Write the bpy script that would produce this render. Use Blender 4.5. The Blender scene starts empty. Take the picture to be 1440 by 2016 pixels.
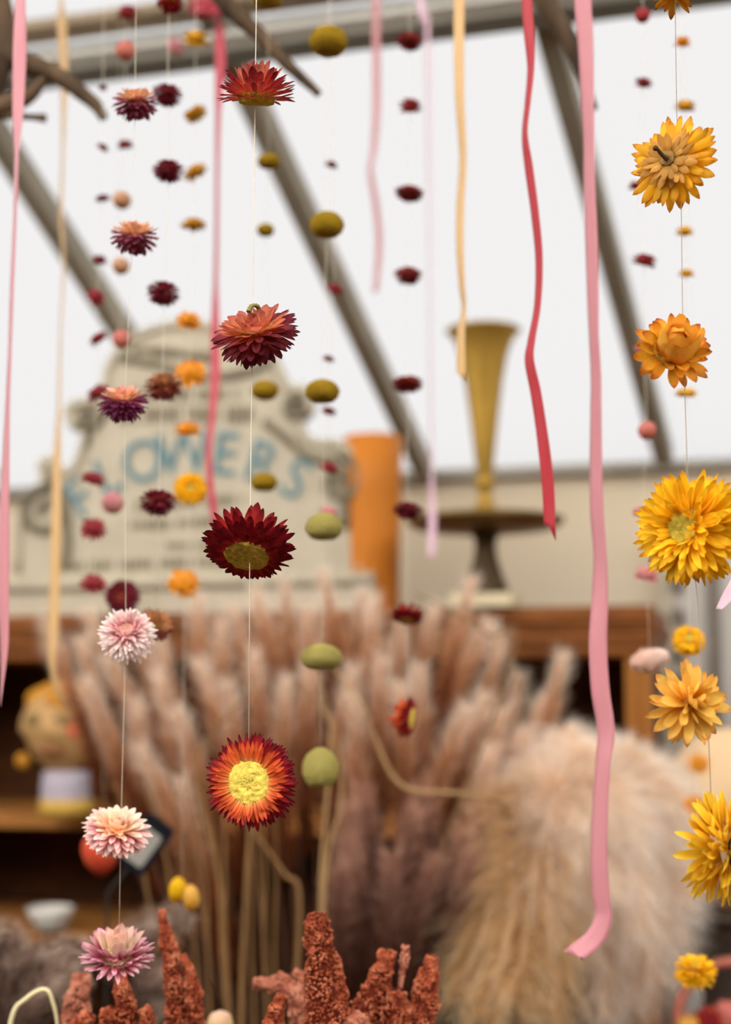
import bpy, bmesh, math, random
from mathutils import Vector, Matrix, Quaternion, noise
PI = math.pi
scene = bpy.context.scene
COL = scene.collection
# ------------------------------------------------------------------ camera
FPX = 2800.0                      # focal length in pixels of the 1440x2016 frame (50 mm)
PITCH = math.radians(7.5)
CAM = Vector((0, 0, 1.35))
FWD = Vector((0, math.cos(PITCH), math.sin(PITCH)))
UPV = Vector((0, -math.sin(PITCH), math.cos(PITCH)))
RGT = Vector((1, 0, 0))
cd = bpy.data.cameras.new('camera'); cam = bpy.data.objects.new('camera', cd); COL.objects.link(cam)
cam.location = CAM; cam.rotation_euler = (PI/2 + PITCH, 0, 0)
cd.sensor_fit = 'VERTICAL'; cd.sensor_height = 36; cd.lens = 36*FPX/2016
cd.clip_start = .02; cd.clip_end = 100
cd.dof.use_dof = True; cd.dof.focus_distance = .66; cd.dof.aperture_fstop = 6.1
scene.camera = cam

def ray(px, py):
    return FWD + RGT*((px-720)/FPX) + UPV*((1008-py)/FPX)
def at(px, py, Y):
    d = ray(px, py); return CAM + d*(Y/d.y)
def mpp(py, Y):                    # metres per pixel at that place
    d = ray(720, py); return (Y/d.y)/FPX
def onplane(px, py, P, N):
    d = ray(px, py); return CAM + d*((P-CAM).dot(N)/d.dot(N))

# ------------------------------------------------------------------ objects
def tag(o, label=None, cat=None, group=None, kind=None):
    if label: o['label'] = label
    if cat: o['category'] = cat
    if group: o['group'] = group
    if kind: o['kind'] = kind
    return o
def empty(name, loc=(0,0,0), parent=None):
    o = bpy.data.objects.new(name, None); COL.objects.link(o); o.location = loc
    o.empty_display_size = .02
    if parent: o.parent = parent
    return o
def link(name, me, mats=None, parent=None, loc=None, smooth=True):
    o = bpy.data.objects.new(name, me); COL.objects.link(o)
    if parent: o.parent = parent
    if loc is not None: o.location = loc
    if mats is not None:
        if not isinstance(mats, (list, tuple)): mats = [mats]
        for i, m in enumerate(mats):
            if len(me.materials) <= i: me.materials.append(m)
            if me.materials[i] is not m:
                o.material_slots[i].link = 'OBJECT'; o.material_slots[i].material = m
    return o
def mesh(bm, name='mesh', smooth=True):
    me = bpy.data.meshes.new(name); bm.normal_update(); bm.to_mesh(me); bm.free()
    if smooth:
        for p in me.polygons: p.use_smooth = True
    return me
def obj(name, bm, mats, parent=None, loc=None, smooth=True):
    return link(name, mesh(bm, name, smooth), mats, parent, loc)
def structure(name, bm, mats, label=None, smooth=False):
    return tag(obj(name, bm, mats, smooth=smooth), label, None, None, 'structure')

# ------------------------------------------------------------------ materials
def lin(h):
    h = h.lstrip('#'); c = [int(h[i:i+2], 16)/255 for i in (0, 2, 4)]
    return tuple((x/12.92 if x <= .04045 else ((x+.055)/1.055)**2.4) for x in c) + (1,)
MATS = {}
def newmat(name):
    m = bpy.data.materials.new(name); m.use_nodes = True
    nt = m.node_tree; nt.nodes.clear()
    out = nt.nodes.new('ShaderNodeOutputMaterial')
    return m, nt, out
def N(nt, t, **kw):
    n = nt.nodes.new(t)
    for k, v in kw.items(): setattr(n, k, v)
    return n
def principled(nt, col=None, rough=.6, spec=.3, metal=0, **kw):
    b = nt.nodes.new('ShaderNodeBsdfPrincipled')
    b.inputs['Roughness'].default_value = rough
    b.inputs['Specular IOR Level'].default_value = spec
    b.inputs['Metallic'].default_value = metal
    if col: b.inputs['Base Color'].default_value = col
    return b
def plain(name, hexc, rough=.6, metal=0, spec=.14, var=.12, scale=30, bump=0, bscale=200):
    if name in MATS: return MATS[name]
    m, nt, out = newmat(name); b = principled(nt, None, rough, spec, metal)
    tc = N(nt, 'ShaderNodeTexCoord'); nz = N(nt, 'ShaderNodeTexNoise'); nz.inputs['Scale'].default_value = scale
    nz.inputs['Detail'].default_value = 4
    nt.links.new(tc.outputs['Object'], nz.inputs['Vector'])
    rp = N(nt, 'ShaderNodeValToRGB'); c = lin(hexc)
    rp.color_ramp.elements[0].position = .3; rp.color_ramp.elements[1].position = .7
    rp.color_ramp.elements[0].color = tuple(x*(1-var) for x in c[:3])+(1,)
    rp.color_ramp.elements[1].color = tuple(min(1, x*(1+var)) for x in c[:3])+(1,)
    nt.links.new(nz.outputs['Fac'], rp.inputs[0]); nt.links.new(rp.outputs[0], b.inputs['Base Color'])
    if bump:
        bn = N(nt, 'ShaderNodeBump'); bn.inputs['Strength'].default_value = bump; bn.inputs['Distance'].default_value = .002
        n2 = N(nt, 'ShaderNodeTexNoise'); n2.inputs['Scale'].default_value = bscale
        nt.links.new(tc.outputs['Object'], n2.inputs['Vector']); nt.links.new(n2.outputs['Fac'], bn.inputs['Height'])
        nt.links.new(bn.outputs[0], b.inputs['Normal'])
    nt.links.new(b.outputs[0], out.inputs[0]); MATS[name] = m; return m
def wood(name, dark, light, scale=(2, 30, 30), rough=.5):
    if name in MATS: return MATS[name]
    m, nt, out = newmat(name); b = principled(nt, None, rough, .15)
    tc = N(nt, 'ShaderNodeTexCoord'); mp = N(nt, 'ShaderNodeMapping'); mp.inputs['Scale'].default_value = scale
    nz = N(nt, 'ShaderNodeTexNoise'); nz.inputs['Scale'].default_value = 1.5; nz.inputs['Detail'].default_value = 6
    nt.links.new(tc.outputs['Object'], mp.inputs[0]); nt.links.new(mp.outputs[0], nz.inputs['Vector'])
    rp = N(nt, 'ShaderNodeValToRGB'); rp.color_ramp.elements[0].position = .32; rp.color_ramp.elements[1].position = .7
    rp.color_ramp.elements[0].color = lin(dark); rp.color_ramp.elements[1].color = lin(light)
    nt.links.new(nz.outputs['Fac'], rp.inputs[0]); nt.links.new(rp.outputs[0], b.inputs['Base Color'])
    nt.links.new(b.outputs[0], out.inputs[0]); MATS[name] = m; return m
def petal_mat(name, stops, transl=.35, rough=.5, spec=.12, var=.22):
    """colour runs along each bract (UV.y base -> tip), UV.x is a per-bract random"""
    if name in MATS: return MATS[name]
    m, nt, out = newmat(name)
    uv = N(nt, 'ShaderNodeUVMap'); sp = N(nt, 'ShaderNodeSeparateXYZ'); nt.links.new(uv.outputs[0], sp.inputs[0])
    tc = N(nt, 'ShaderNodeTexCoord'); nz = N(nt, 'ShaderNodeTexNoise'); nz.inputs['Scale'].default_value = 9; nz.inputs['Detail'].default_value = 3
    nt.links.new(tc.outputs['Object'], nz.inputs['Vector'])
    ad = N(nt, 'ShaderNodeMath', operation='MULTIPLY_ADD'); ad.inputs[1].default_value = .24; ad.inputs[2].default_value = -.12
    nt.links.new(nz.outputs['Fac'], ad.inputs[0])
    a2 = N(nt, 'ShaderNodeMath', operation='ADD'); nt.links.new(sp.outputs['Y'], a2.inputs[0]); nt.links.new(ad.outputs[0], a2.inputs[1])
    rp = N(nt, 'ShaderNodeValToRGB'); el = rp.color_ramp.elements
    while len(el) < len(stops): el.new(.5)
    for e, (p, h) in zip(el, stops): e.position = p; e.color = lin(h)
    nt.links.new(a2.outputs[0], rp.inputs[0])
    hv = N(nt, 'ShaderNodeHueSaturation')
    mr = N(nt, 'ShaderNodeMapRange'); mr.inputs['To Min'].default_value = 1-var; mr.inputs['To Max'].default_value = 1+var
    nt.links.new(sp.outputs['X'], mr.inputs['Value']); nt.links.new(mr.outputs[0], hv.inputs['Value']); nt.links.new(rp.outputs[0], hv.inputs['Color'])
    b = principled(nt, None, rough, spec); nt.links.new(hv.outputs[0], b.inputs['Base Color'])
    tr = N(nt, 'ShaderNodeBsdfTranslucent'); nt.links.new(hv.outputs[0], tr.inputs[0])
    mx = N(nt, 'ShaderNodeMixShader'); mx.inputs[0].default_value = transl
    nt.links.new(b.outputs[0], mx.inputs[1]); nt.links.new(tr.outputs[0], mx.inputs[2]); nt.links.new(mx.outputs[0], out.inputs[0])
    MATS[name] = m; return m

# ------------------------------------------------------------------ mesh helpers
def box(bm, lo, hi, M=None, bev=0):
    r = bmesh.ops.create_cube(bm, size=1)
    vs = r['verts']
    c = (Vector(lo)+Vector(hi))/2; s = Vector(hi)-Vector(lo)
    for v in vs: v.co = Vector((v.co.x*s.x, v.co.y*s.y, v.co.z*s.z)) + c
    if bev:
        es = list({e for v in vs for e in v.link_edges})
        rb = bmesh.ops.bevel(bm, geom=es, offset=bev, segments=3, affect='EDGES', profile=.6)
        vs = list({v for f in rb['faces'] for v in f.verts} | {v for v in vs if v.is_valid})
    if M is not None:
        for v in vs: v.co = M @ v.co
def lathe(bm, prof, n=48, M=None, close=False):
    rings = []
    for r, z in prof:
        rings.append([bm.verts.new((r*math.cos(2*PI*i/n), r*math.sin(2*PI*i/n), z)) for i in range(n)] if r > 1e-6 else [bm.verts.new((0, 0, z))])
    for a, b in zip(rings, rings[1:]):
        for i in range(n):
            j = (i+1) % n
            if len(a) == 1 and len(b) == 1: continue
            if len(a) == 1: bm.faces.new((a[0], b[j], b[i]))
            elif len(b) == 1: bm.faces.new((a[i], a[j], b[0]))
            else: bm.faces.new((a[i], a[j], b[j], b[i]))
    bmesh.ops.recalc_face_normals(bm, faces=bm.faces[:])
    if M is not None:
        for rg in rings:
            for v in rg: v.co = M @ v.co
def catmull(pts, k=8):
    pts = [Vector(p) for p in pts]
    if len(pts) < 3:
        return [pts[0].lerp(pts[-1], i/k) for i in range(k+1)]
    P = [2*pts[0]-pts[1]] + pts + [2*pts[-1]-pts[-2]]; out = []
    for i in range(1, len(P)-2):
        a, b, c, d = P[i-1:i+3]
        for j in range(k):
            t = j/k
            out.append(.5*((2*b)+(c-a)*t+(2*a-5*b+4*c-d)*t*t+(3*b-a-3*c+d)*t**3))
    out.append(pts[-1]); return out
def tube(bm, pts, rad, n=8, uv=None, cap=True):
    """rad: number or list"""
    pts = [Vector(p) for p in pts]
    if not isinstance(rad, (list, tuple)): rad = [rad]*len(pts)
    T0 = (pts[1]-pts[0]).normalized(); ref = Vector((0, 0, 1)) if abs(T0.z) < .9 else Vector((1, 0, 0))
    A = T0.cross(ref).normalized(); rings = []
    for i, p in enumerate(pts):
        T = (pts[min(i+1, len(pts)-1)]-pts[max(i-1, 0)]).normalized()
        A = (A - T*A.dot(T)).normalized(); B = T.cross(A)
        rings.append([bm.verts.new(p+(A*math.cos(2*PI*k/n)+B*math.sin(2*PI*k/n))*rad[i]) for k in range(n)])
    for a, b in zip(rings, rings[1:]):
        for k in range(n): bm.faces.new((a[k], a[(k+1) % n], b[(k+1) % n], b[k]))
    if cap and n > 2:
        bm.faces.new(rings[0][::-1]); bm.faces.new(rings[-1])
    return rings
def resample(vals, n):
    m = len(vals)-1; out = []
    for i in range(n):
        t = i/(n-1)*m; j = min(int(t), m-1); out.append(vals[j]+(vals[j+1]-vals[j])*(t-j))
    return out

# ------------------------------------------------------------------ flower heads
WP = [(0, .42), (.22, .76), (.48, 1), (.74, .9), (.91, .5), (1, .04)]
def petal(bm, uvl, rng, ang, r0, z0, L, W, elev, curl, cup, twist=0):
    n = len(WP); e = math.radians(elev); c = math.radians(curl)
    ca, sa = math.cos(ang), math.sin(ang); tx, ty = -sa, ca
    rows = []; r, z = r0, z0; last = 0
    for s, w in WP:
        th = e + c*s
        r += L*(s-last)*math.cos(th); z += L*(s-last)*math.sin(th); last = s
        hw = W*w*.5
        nr, nzv = -math.sin(th), math.cos(th)
        o = twist*s*hw*2
        row = []
        for k in (-1, 0, 1):
            lift = cup*hw if k else 0
            lift += k*twist*hw*s
            rr = r + nr*lift; zz = z + nzv*lift
            row.append(bm.verts.new((rr*ca + tx*hw*k, rr*sa + ty*hw*k, zz)))
        rows.append((s, row))
    u = rng.random()
    for (s0, a), (s1, b) in zip(rows, rows[1:]):
        for k in (0, 1):
            f = bm.faces.new((a[k], a[k+1], b[k+1], b[k]))
            for lp, sv in zip(f.loops, (s0, s0, s1, s1)): lp[uvl].uv = (u, sv)
def rings(bm, rng, spec, jit=1.0):
    uvl = bm.loops.layers.uv.verify()
    for (n, r0, z0, L, W, elev, curl) in spec:
        off = rng.random()*6
        for i in range(n):
            a = off + 2*PI*(i + rng.uniform(-.3, .3)*jit)/n
            petal(bm, uvl, rng, a, r0*rng.uniform(.95, 1.05), z0 + rng.uniform(-.02, .02), L*rng.uniform(.84, 1.1), W*rng.uniform(.85, 1.15),
                  elev + rng.uniform(-9, 9)*jit, curl + rng.uniform(-14, 14)*jit, rng.uniform(.25, .6), rng.uniform(-.5, .5)*jit)
def disc_bm(rng, R, z, h, seed, fringe=True):
    """rough domed cushion of tiny florets"""
    bm = bmesh.new()
    nr, na = 14, 48; prev = None; cv = bm.verts.new((0, 0, z + h*.8))
    for i in range(1, nr+1):
        t = i/nr; row = []
        for k in range(na):
            a = 2*PI*k/na; rr = R*t*(1+.12*noise.noise(Vector((math.cos(a)*2, math.sin(a)*2, seed))))
            zz = z + h*math.sqrt(max(0, 1-t**4)) - .12*h*(1-t) + R*.03*rng.uniform(-1, 1) + R*.06*noise.noise(Vector((rr*math.cos(a)*5/R, rr*math.sin(a)*5/R, seed+3)))
            row.append(bm.verts.new((rr*math.cos(a), rr*math.sin(a), zz)))
        for k in range(na):
            j = (k+1) % na
            if prev is None: bm.faces.new((cv, row[k], row[j]))
            else: bm.faces.new((prev[k], row[k], row[j], prev[j]))
        prev = row
    bot = [bm.verts.new((v.co.x*.8, v.co.y*.8, z-abs(h)*.6)) for v in prev]
    for k in range(na):
        j = (k+1) % na; bm.faces.new((prev[k], bot[k], bot[j], prev[j]))
    bm.faces.new(bot)
    bmesh.ops.recalc_face_normals(bm, faces=bm.faces[:])
    return bm
KINDS = {
 'cup': dict(outer=[(30, .42, -.34, .60, .14, -8, 12), (28, .42, -.28, .60, .15, 8, 14), (24, .40, -.22, .62, .17, 24, 10), (17, .36, -.16, .62, .22, 42, 6)],
             inner=[(12, .32, -.12, .62, .28, 56, 14), (9, .22, -.08, .62, .30, 70, 20), (7, .14, -.05, .58, .26, 80, 30)], receptacle=(.46, -.42, .16), disc=(.34, -.1, .1)),
 'dome': dict(outer=[(26, .30, -.26, .55, .16, -88, 30), (28, .36, -.16, .60, .18, -64, 28), (26, .38, -.06, .62, .20, -44, 24), (26, .40, .02, .61, .20, -24, 20), (24, .38, .08, .60, .19, -4, 14)],
             inner=[(20, .32, .10, .56, .20, 18, 14), (15, .26, .12, .52, .23, 38, 16), (11, .18, .12, .46, .24, 58, 18), (7, .1, .10, .40, .22, 72, 20)], disc=(.42, .04, .1)),
 'under': dict(outer=[(34, .40, -.10, .34, .13, -45, 60), (34, .42, -.07, .46, .14, -26, 50), (34, .42, -.03, .54, .15, -10, 30), (28, .42, .02, .58, .16, 8, 22)],
             inner=[(20, .38, .06, .62, .18, 26, 14), (11, .32, .08, .68, .21, 44, 8), (7, .25, .08, .80, .22, 62, 6)], under=(.46, -.12, .12)),
 'face': dict(outer=[(46, .45, -.24, .54, .10, -42, 20), (48, .45, -.16, .55, .10, -24, 16), (48, .44, -.07, .56, .10, -6, 6), (46, .43, .0, .54, .10, 8, -4)],
             inner=[(52, .42, .04, .46, .085, 20, -14), (48, .40, .07, .34, .075, 34, -20)], disc=(.49, .06, .07)),
 'gold': dict(jit=1.7, outer=[(38, .35, -.34, .66, .15, -44, 26), (40, .36, -.22, .66, .15, -22, 18), (40, .36, -.1, .66, .14, -4, 10), (38, .34, .0, .62, .14, 12, 2)],
             inner=[(38, .32, .06, .52, .12, 26, 4), (34, .28, .10, .40, .10, 42, 10), (26, .25, .12, .28, .08, 58, 14)], disc=(.33, .05, .09)),
 'star': dict(jit=1.5, disc=(.25, -.05, .1), outer=[(12, .16, -.24, .86, .25, -34, 22), (14, .16, -.12, .86, .24, -6, 16), (14, .16, -.02, .8, .23, 16, 14)],
             inner=[(11, .14, .04, .68, .24, 36, 14), (9, .1, .06, .56, .22, 54, 16), (6, .06, .06, .48, .2, 70, 18)]),
 'bulb': dict(outer=[(13, .34, -.34, .66, .30, -14, 16), (13, .34, -.24, .66, .30, 8, 14), (12, .34, -.14, .60, .28, 26, 20)],
             inner=[(8, .44, -.14, .84, .60, 58, 60), (6, .36, -.06, .80, .56, 70, 64), (4, .22, .0, .76, .5, 82, 60)], disc=(.5, -.22, .14)),
 'back': dict(outer=[(24, .30, .04, .70, .21, 6, 8), (24, .30, .0, .68, .2, -4, 8)],
             inner=[(22, .16, -.10, .52, .16, -22, 26), (16, .1, -.14, .40, .15, -34, 32)], under=(.17, -.18, .08)),
 'bud': dict(outer=[(9, .22, -.75, 1.2, .62, 62, 62), (8, .18, -.8, 1.3, .6, 68, 50)],
             inner=[(6, .14, -.7, 1.4, .55, 74, 36)], body=(.66, .82)),
 'small': dict(body=(.62, .5), outer=[(13, .28, -.2, .72, .26, -40, 30), (13, .28, -.1, .74, .26, -12, 24), (12, .26, 0, .7, .26, 12, 18)],
             inner=[(10, .2, .04, .6, .26, 38, 18), (7, .12, .06, .5, .26, 62, 22)]),
}
FCACHE = {}
def flower_meshes(kind, seed):
    key = (kind, seed)
    if key in FCACHE: return FCACHE[key]
    rng = random.Random(sum(map(ord, kind))*31 + seed); K = KINDS[kind]; out = {}
    bm = bmesh.new(); rings(bm, rng, K['outer'], K.get('jit', 1)); out['outer_bracts'] = mesh(bm, 'outer_bracts')
    bm = bmesh.new(); rings(bm, rng, K['inner'], K.get('jit', 1)); out['inner_bracts'] = mesh(bm, 'inner_bracts')
    if 'disc' in K: out['disc'] = mesh(disc_bm(rng, *K['disc'], seed), 'disc')
    if 'body' in K:
        R, H = K['body']; bm = bmesh.new(); uvl = bm.loops.layers.uv.verify(); bmesh.ops.create_uvsphere(bm, u_segments=20, v_segments=14, radius=1)
        for v in bm.verts: v.co = Vector((v.co.x*R, v.co.y*R, v.co.z*H))*(1+.10*noise.noise(v.co*3+Vector((seed, 0, 0))))
        for f in bm.faces:
            for lp in f.loops: lp[uvl].uv = (.4, .5+.4*lp.vert.co.z/H)
        out['seed_head'] = mesh(bm, 'seed_head')
    if 'under' in K:
        R, z, h = K['under']; bm = disc_bm(rng, R, -z, h*.5, seed)
        for v in bm.verts: v.co.z *= -1
        bmesh.ops.recalc_face_normals(bm, faces=bm.faces[:]); out['receptacle'] = mesh(bm, 'receptacle')
    if 'receptacle' in K:
        R, z, h = K['receptacle']; bm = bmesh.new(); uvl = bm.loops.layers.uv.verify()
        lathe(bm, [(0, z-.08), (R*.7, z-.1), (R*.95, z-.06), (R*1.02, z+.04), (R*.9, z+h)], 56)
        for v in bm.verts:
            v.co *= 1 + rng.uniform(-.03, .03)
        for i in range(70):
            petal(bm, uvl, rng, 2*PI*i/70, R*.98, z-.06+rng.uniform(-.02, .05), .2, .05, 80, 0, .3)
        out['receptacle'] = mesh(bm, 'receptacle')
    FCACHE[key] = out; return out
PAL = {}
def palette(name, outer, inner, disc='#c9ab2c', transl=.35):
    PAL[name] = (petal_mat('outer_'+name, outer, transl), petal_mat('inner_'+name, inner, transl), plain('disc_'+name, disc, .8, var=.3, scale=8, bump=.35, bscale=40))
# ------------------------------------------------------------------ the greenhouse: wall, sloping roof, rafters, purlins
U_ = Vector((.9646, -.2637, 0)).normalized()      # along the far wall, to the right
V_ = Vector((.2637, .9646, 0)).normalized()       # away from the camera, square to the wall
RD = Vector((1260, 3086, -1986)).normalized()     # down the roof slope
WALL0 = at(850, 937, 3.6)
ROOFN = U_.cross(RD).normalized()
if ROOFN.z > 0: ROOFN = -ROOFN                    # points down into the room

def frame(o, x, y, z=Vector((0, 0, 1))):
    M = Matrix.Identity(4)
    for i, a in enumerate((x, y, z)):
        for k in range(3): M[k][i] = a[k]
    for k in range(3): M[k][3] = o[k]
    return M
# floor
bm = bmesh.new(); box(bm, (-5, -3, -.1), (6, 6.5, 0))
structure('floor', bm, plain('floor_concrete', '#6a5e52', .8, var=.2, scale=3), 'grey brown concrete greenhouse floor')
# wall
m_wall = plain('cream_board', '#dccbae', .7, var=.04, scale=3)
WM = frame(Vector((WALL0.x, WALL0.y, 0)), U_, V_)
bm = bmesh.new(); box(bm, (-4, 0, 0), (4, .06, WALL0.z), WM)
structure('wall_back', bm, m_wall, 'cream boarded low wall under the roof')
bm = bmesh.new(); box(bm, (-4, -.03, WALL0.z-.016), (4, .09, WALL0.z+.012), WM, .004)
structure('trim_1', bm, plain('grey_metal', '#a39c8e', .5, .3, var=.1), 'grey rail along the top of the cream wall')
m_blocker = plain('blocker_wall_brown', '#66543f', .7, var=.12, scale=3)  # unseen walls, added to keep low sky light off the lower scene
for nm, lo, hi in (('blocker_wall_front', (-3.2, -2.7, 0), (3.2, -2.6, 3.1)), ('blocker_wall_left', (-3.3, -2.7, 0), (-3.2, 4.3, 2.3)), ('blocker_wall_right', (3.2, -2.7, 0), (3.3, 2.6, 2.3))):
    bm = bmesh.new(); box(bm, lo, hi); structure(nm, bm, m_blocker, 'unseen brown wall added to block low sky light')
# translucent twin-wall roof sheet: fine flutes run along the wall
m, nt, out = newmat('roof_sheet')
tc = N(nt, 'ShaderNodeTexCoord'); wv = N(nt, 'ShaderNodeTexWave'); wv.wave_type = 'BANDS'; wv.bands_direction = 'Y'
wv.inputs['Scale'].default_value = 26; nt.links.new(tc.outputs['Object'], wv.inputs['Vector'])
rp = N(nt, 'ShaderNodeValToRGB'); rp.color_ramp.elements[0].color = lin('#6a6a6b'); rp.color_ramp.elements[1].color = lin('#717172')
nt.links.new(wv.outputs['Fac'], rp.inputs[0])
tr = N(nt, 'ShaderNodeBsdfTranslucent'); nt.links.new(rp.outputs[0], tr.inputs[0])
nt.links.new(tr.outputs[0], out.inputs[0]); M_ROOF = m
RM = frame(WALL0 - ROOFN*.0, U_, -RD, -ROOFN)
bm = bmesh.new()
vs = [bm.verts.new(p) for p in ((-4.5, -.12, 0), (4.5, -.12, 0), (4.5, 5.0, 0), (-4.5, 5.0, 0))]; bm.faces.new(vs)
roof = obj('ceiling', bm, M_ROOF, smooth=False); roof.matrix_world = RM
tag(roof, 'white translucent sloping greenhouse roof sheeting', kind='structure')
# rafters and purlins, hung just under the sheet
m_raf = plain('rafter_metal', '#948a78', .55, .25, var=.12, scale=6)
m_pur = plain('purlin_metal', '#8f897c', .45, .35, var=.15, scale=4)
m_bar = plain('bar_brown', '#83725c', .6, .1, var=.2, scale=5)
def roofpt(px, py): return onplane(px, py, WALL0 + ROOFN*.03, ROOFN)
for px, py in ((-10, 955), (432, 950), (842, 937), (1312, 912), (1800, 890)):
    p = roofpt(px, py)
    Mx = frame(p, RD.cross(ROOFN).normalized(), -RD, -ROOFN)
    bm = bmesh.new(); box(bm, (-.021, .02, -.03), (.021, 4.6, .028), Mx, .008)
    structure('rafter', bm, m_raf, 'grey metal rafter running up under the white roof')
def purlin(px, py, w, h, mat, label):
    p = onplane(px, py, WALL0 + ROOFN*.06, ROOFN)
    ux = Vector((.9646, -.2637, 0)); ux.z = 0
    Mx = frame(p, ux, -RD, -ROOFN)
    bm = bmesh.new(); box(bm, (-3.2, -w/2, -h/2), (3.2, w/2, h/2), Mx, min(w, h)*.3)
    box(bm, (-3.2, -w/2-.004, -h/2), (3.2, -w/2+.006, -h/2+.012), Mx, .001)
    structure('purlin', bm, mat, label)
purlin(720, 62, .036, .05, plain('purlin_shaded', '#6f6a5e', .45, .3, var=.15, scale=4), 'thick shade darkened grey metal beam crossing under the roof')  # darker metal: the beam's shaded lower half put into colour
purlin(720, 34, .03, .04, plain('purlin_lit', '#b9b4a8', .4, .3, var=.1, scale=4), 'pale added bar painting the lit upper side of the thick beam')  # added pale bar: the beam's lit top put into colour
purlin(300, 28, .034, .03, m_bar, 'thin brown bar above the thick grey beam')

# ------------------------------------------------------------------ dresser
DR0 = at(1300, 1190, 2.72)                       # right end of its cornice, top edge
ZT = DR0.z
DM = frame(Vector((DR0.x, DR0.y, 0)), U_, V_)     # local: x along (right end 0), y depth, z up
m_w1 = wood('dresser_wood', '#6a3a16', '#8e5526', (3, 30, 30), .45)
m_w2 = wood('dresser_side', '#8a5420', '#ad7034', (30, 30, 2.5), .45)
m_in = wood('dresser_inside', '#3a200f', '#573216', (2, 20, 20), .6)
m_sh = wood('shelf_wood', '#96602c', '#b87c40', (2.5, 30, 30), .5)
def zpx(py, Y): return at(720, py, Y).z
dresser = empty('dresser', (DR0.x, DR0.y, 0))
tag(dresser, 'brown wooden dresser with moulded cornice behind the dried flower bunches', 'dresser')
def dpart(name, mat, boxes, bev=.004):
    bm = bmesh.new()
    for lo, hi in boxes: box(bm, lo, hi, DM, bev)
    o = obj(name, bm, mat, smooth=False); o.parent = dresser; o.matrix_parent_inverse = Matrix.Translation(-Vector((DR0.x, DR0.y, 0))); return o
LW = -1.75
dpart('cornice', m_w1, [((LW, .0, ZT-.034), (-.012, .46, ZT)), ((LW, .008, ZT-.052), (-.004, .455, ZT-.03)), ((LW, .012, ZT-.076), (-.012, .45, ZT-.05)),
      ((LW, .02, ZT-.098), (-.022, .45, ZT-.074))], .008)
dpart('post', m_w2, [((-.072, .03, .08), (-.022, .08, ZT-.09))])
dpart('post', m_w2, [((LW+.02, .03, .08), (LW+.07, .08, ZT-.09))])
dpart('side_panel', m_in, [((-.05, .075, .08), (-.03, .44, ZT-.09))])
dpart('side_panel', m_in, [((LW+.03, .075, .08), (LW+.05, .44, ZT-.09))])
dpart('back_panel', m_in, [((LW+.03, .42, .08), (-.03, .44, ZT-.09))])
ZS = 1.35 - (1598-1377)/FPX*3.05
dpart('shelf', m_sh, [((LW+.05, .045, ZS-.034), (-.06, .42, ZS))])
ZS2 = 1.35 - (1815-1377)/FPX*3.1
dpart('shelf', m_sh, [((LW+.05, .045, ZS2-.03), (-1.0, .42, ZS2))])
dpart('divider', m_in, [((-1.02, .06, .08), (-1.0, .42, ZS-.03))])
dpart('plinth', m_w1, [((LW, .02, 0), (-.02, .45, .09))])

def dloc(px, Y):                                   # point on the dresser top below a pixel column
    p = at(px, 1200, Y); return Vector((p.x, p.y, ZT))
# ------------------------------------------------------------------ FLOWERS sign
SY = DR0 + V_*.14
def sp(px, py):                                    # pixel -> local (x, z) on the sign's front plane
    p = onplane(px, py, SY, V_); d = p - SY; return Vector((d.dot(U_), 0, p.z - ZT))
SM = frame(Vector((SY.x, SY.y, ZT)), U_, V_)
m_sign = plain('sign_plaster', '#bfb39c', .75, var=.1, scale=14, bump=.4, bscale=60)
m_sdark = plain('sign_shade_and_detail', '#7f745f', .8, var=.15, scale=14)  # dark tone: painted shade of scrolls and folds, also small lettering
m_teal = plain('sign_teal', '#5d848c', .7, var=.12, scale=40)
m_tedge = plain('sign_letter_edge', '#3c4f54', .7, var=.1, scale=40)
sign = empty('shop_sign', (SY.x, SY.y, ZT)); sign.matrix_world = SM
tag(sign, 'large cream crest shaped sign with arched FLOWERS lettering standing on the dresser', 'sign')
OUT = [(22, 1196), (26, 1140), (34, 1125), (38, 1040), (56, 985), (86, 950), (82, 918), (98, 904), (116, 922), (140, 930), (160, 890), (168, 850), (146, 838), (134, 815), (146, 796), (172, 792), (205, 778), (212, 730), (236, 690), (262, 668), (300, 650), (345, 640), (400, 640), (445, 652), (500, 676), (538, 706), (556, 742), (574, 768), (600, 766), (614, 788), (610, 812), (592, 826), (594, 850), (618, 872), (660, 874), (694, 890), (718, 935), (728, 1000), (722, 1080), (710, 1126), (734, 1140), (738, 1196)]
def extr(bm, loop, y0, y1):
    a = [bm.verts.new((p.x, y0, p.z)) for p in loop]; b = [bm.verts.new((p.x, y1, p.z)) for p in loop]
    fs = [bm.faces.new(a), bm.faces.new(b[::-1])]
    for i in range(len(a)):
        j = (i+1) % len(a); bm.faces.new((a[i], b[i], b[j], a[j]))
    bmesh.ops.recalc_face_normals(bm, faces=bm.faces[:])
loop = [sp(x, y) for x, y in OUT]
bm = bmesh.new(); extr(bm, loop, 0, .035)
obj('board', bm, m_sign, sign, smooth=False)
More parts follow.
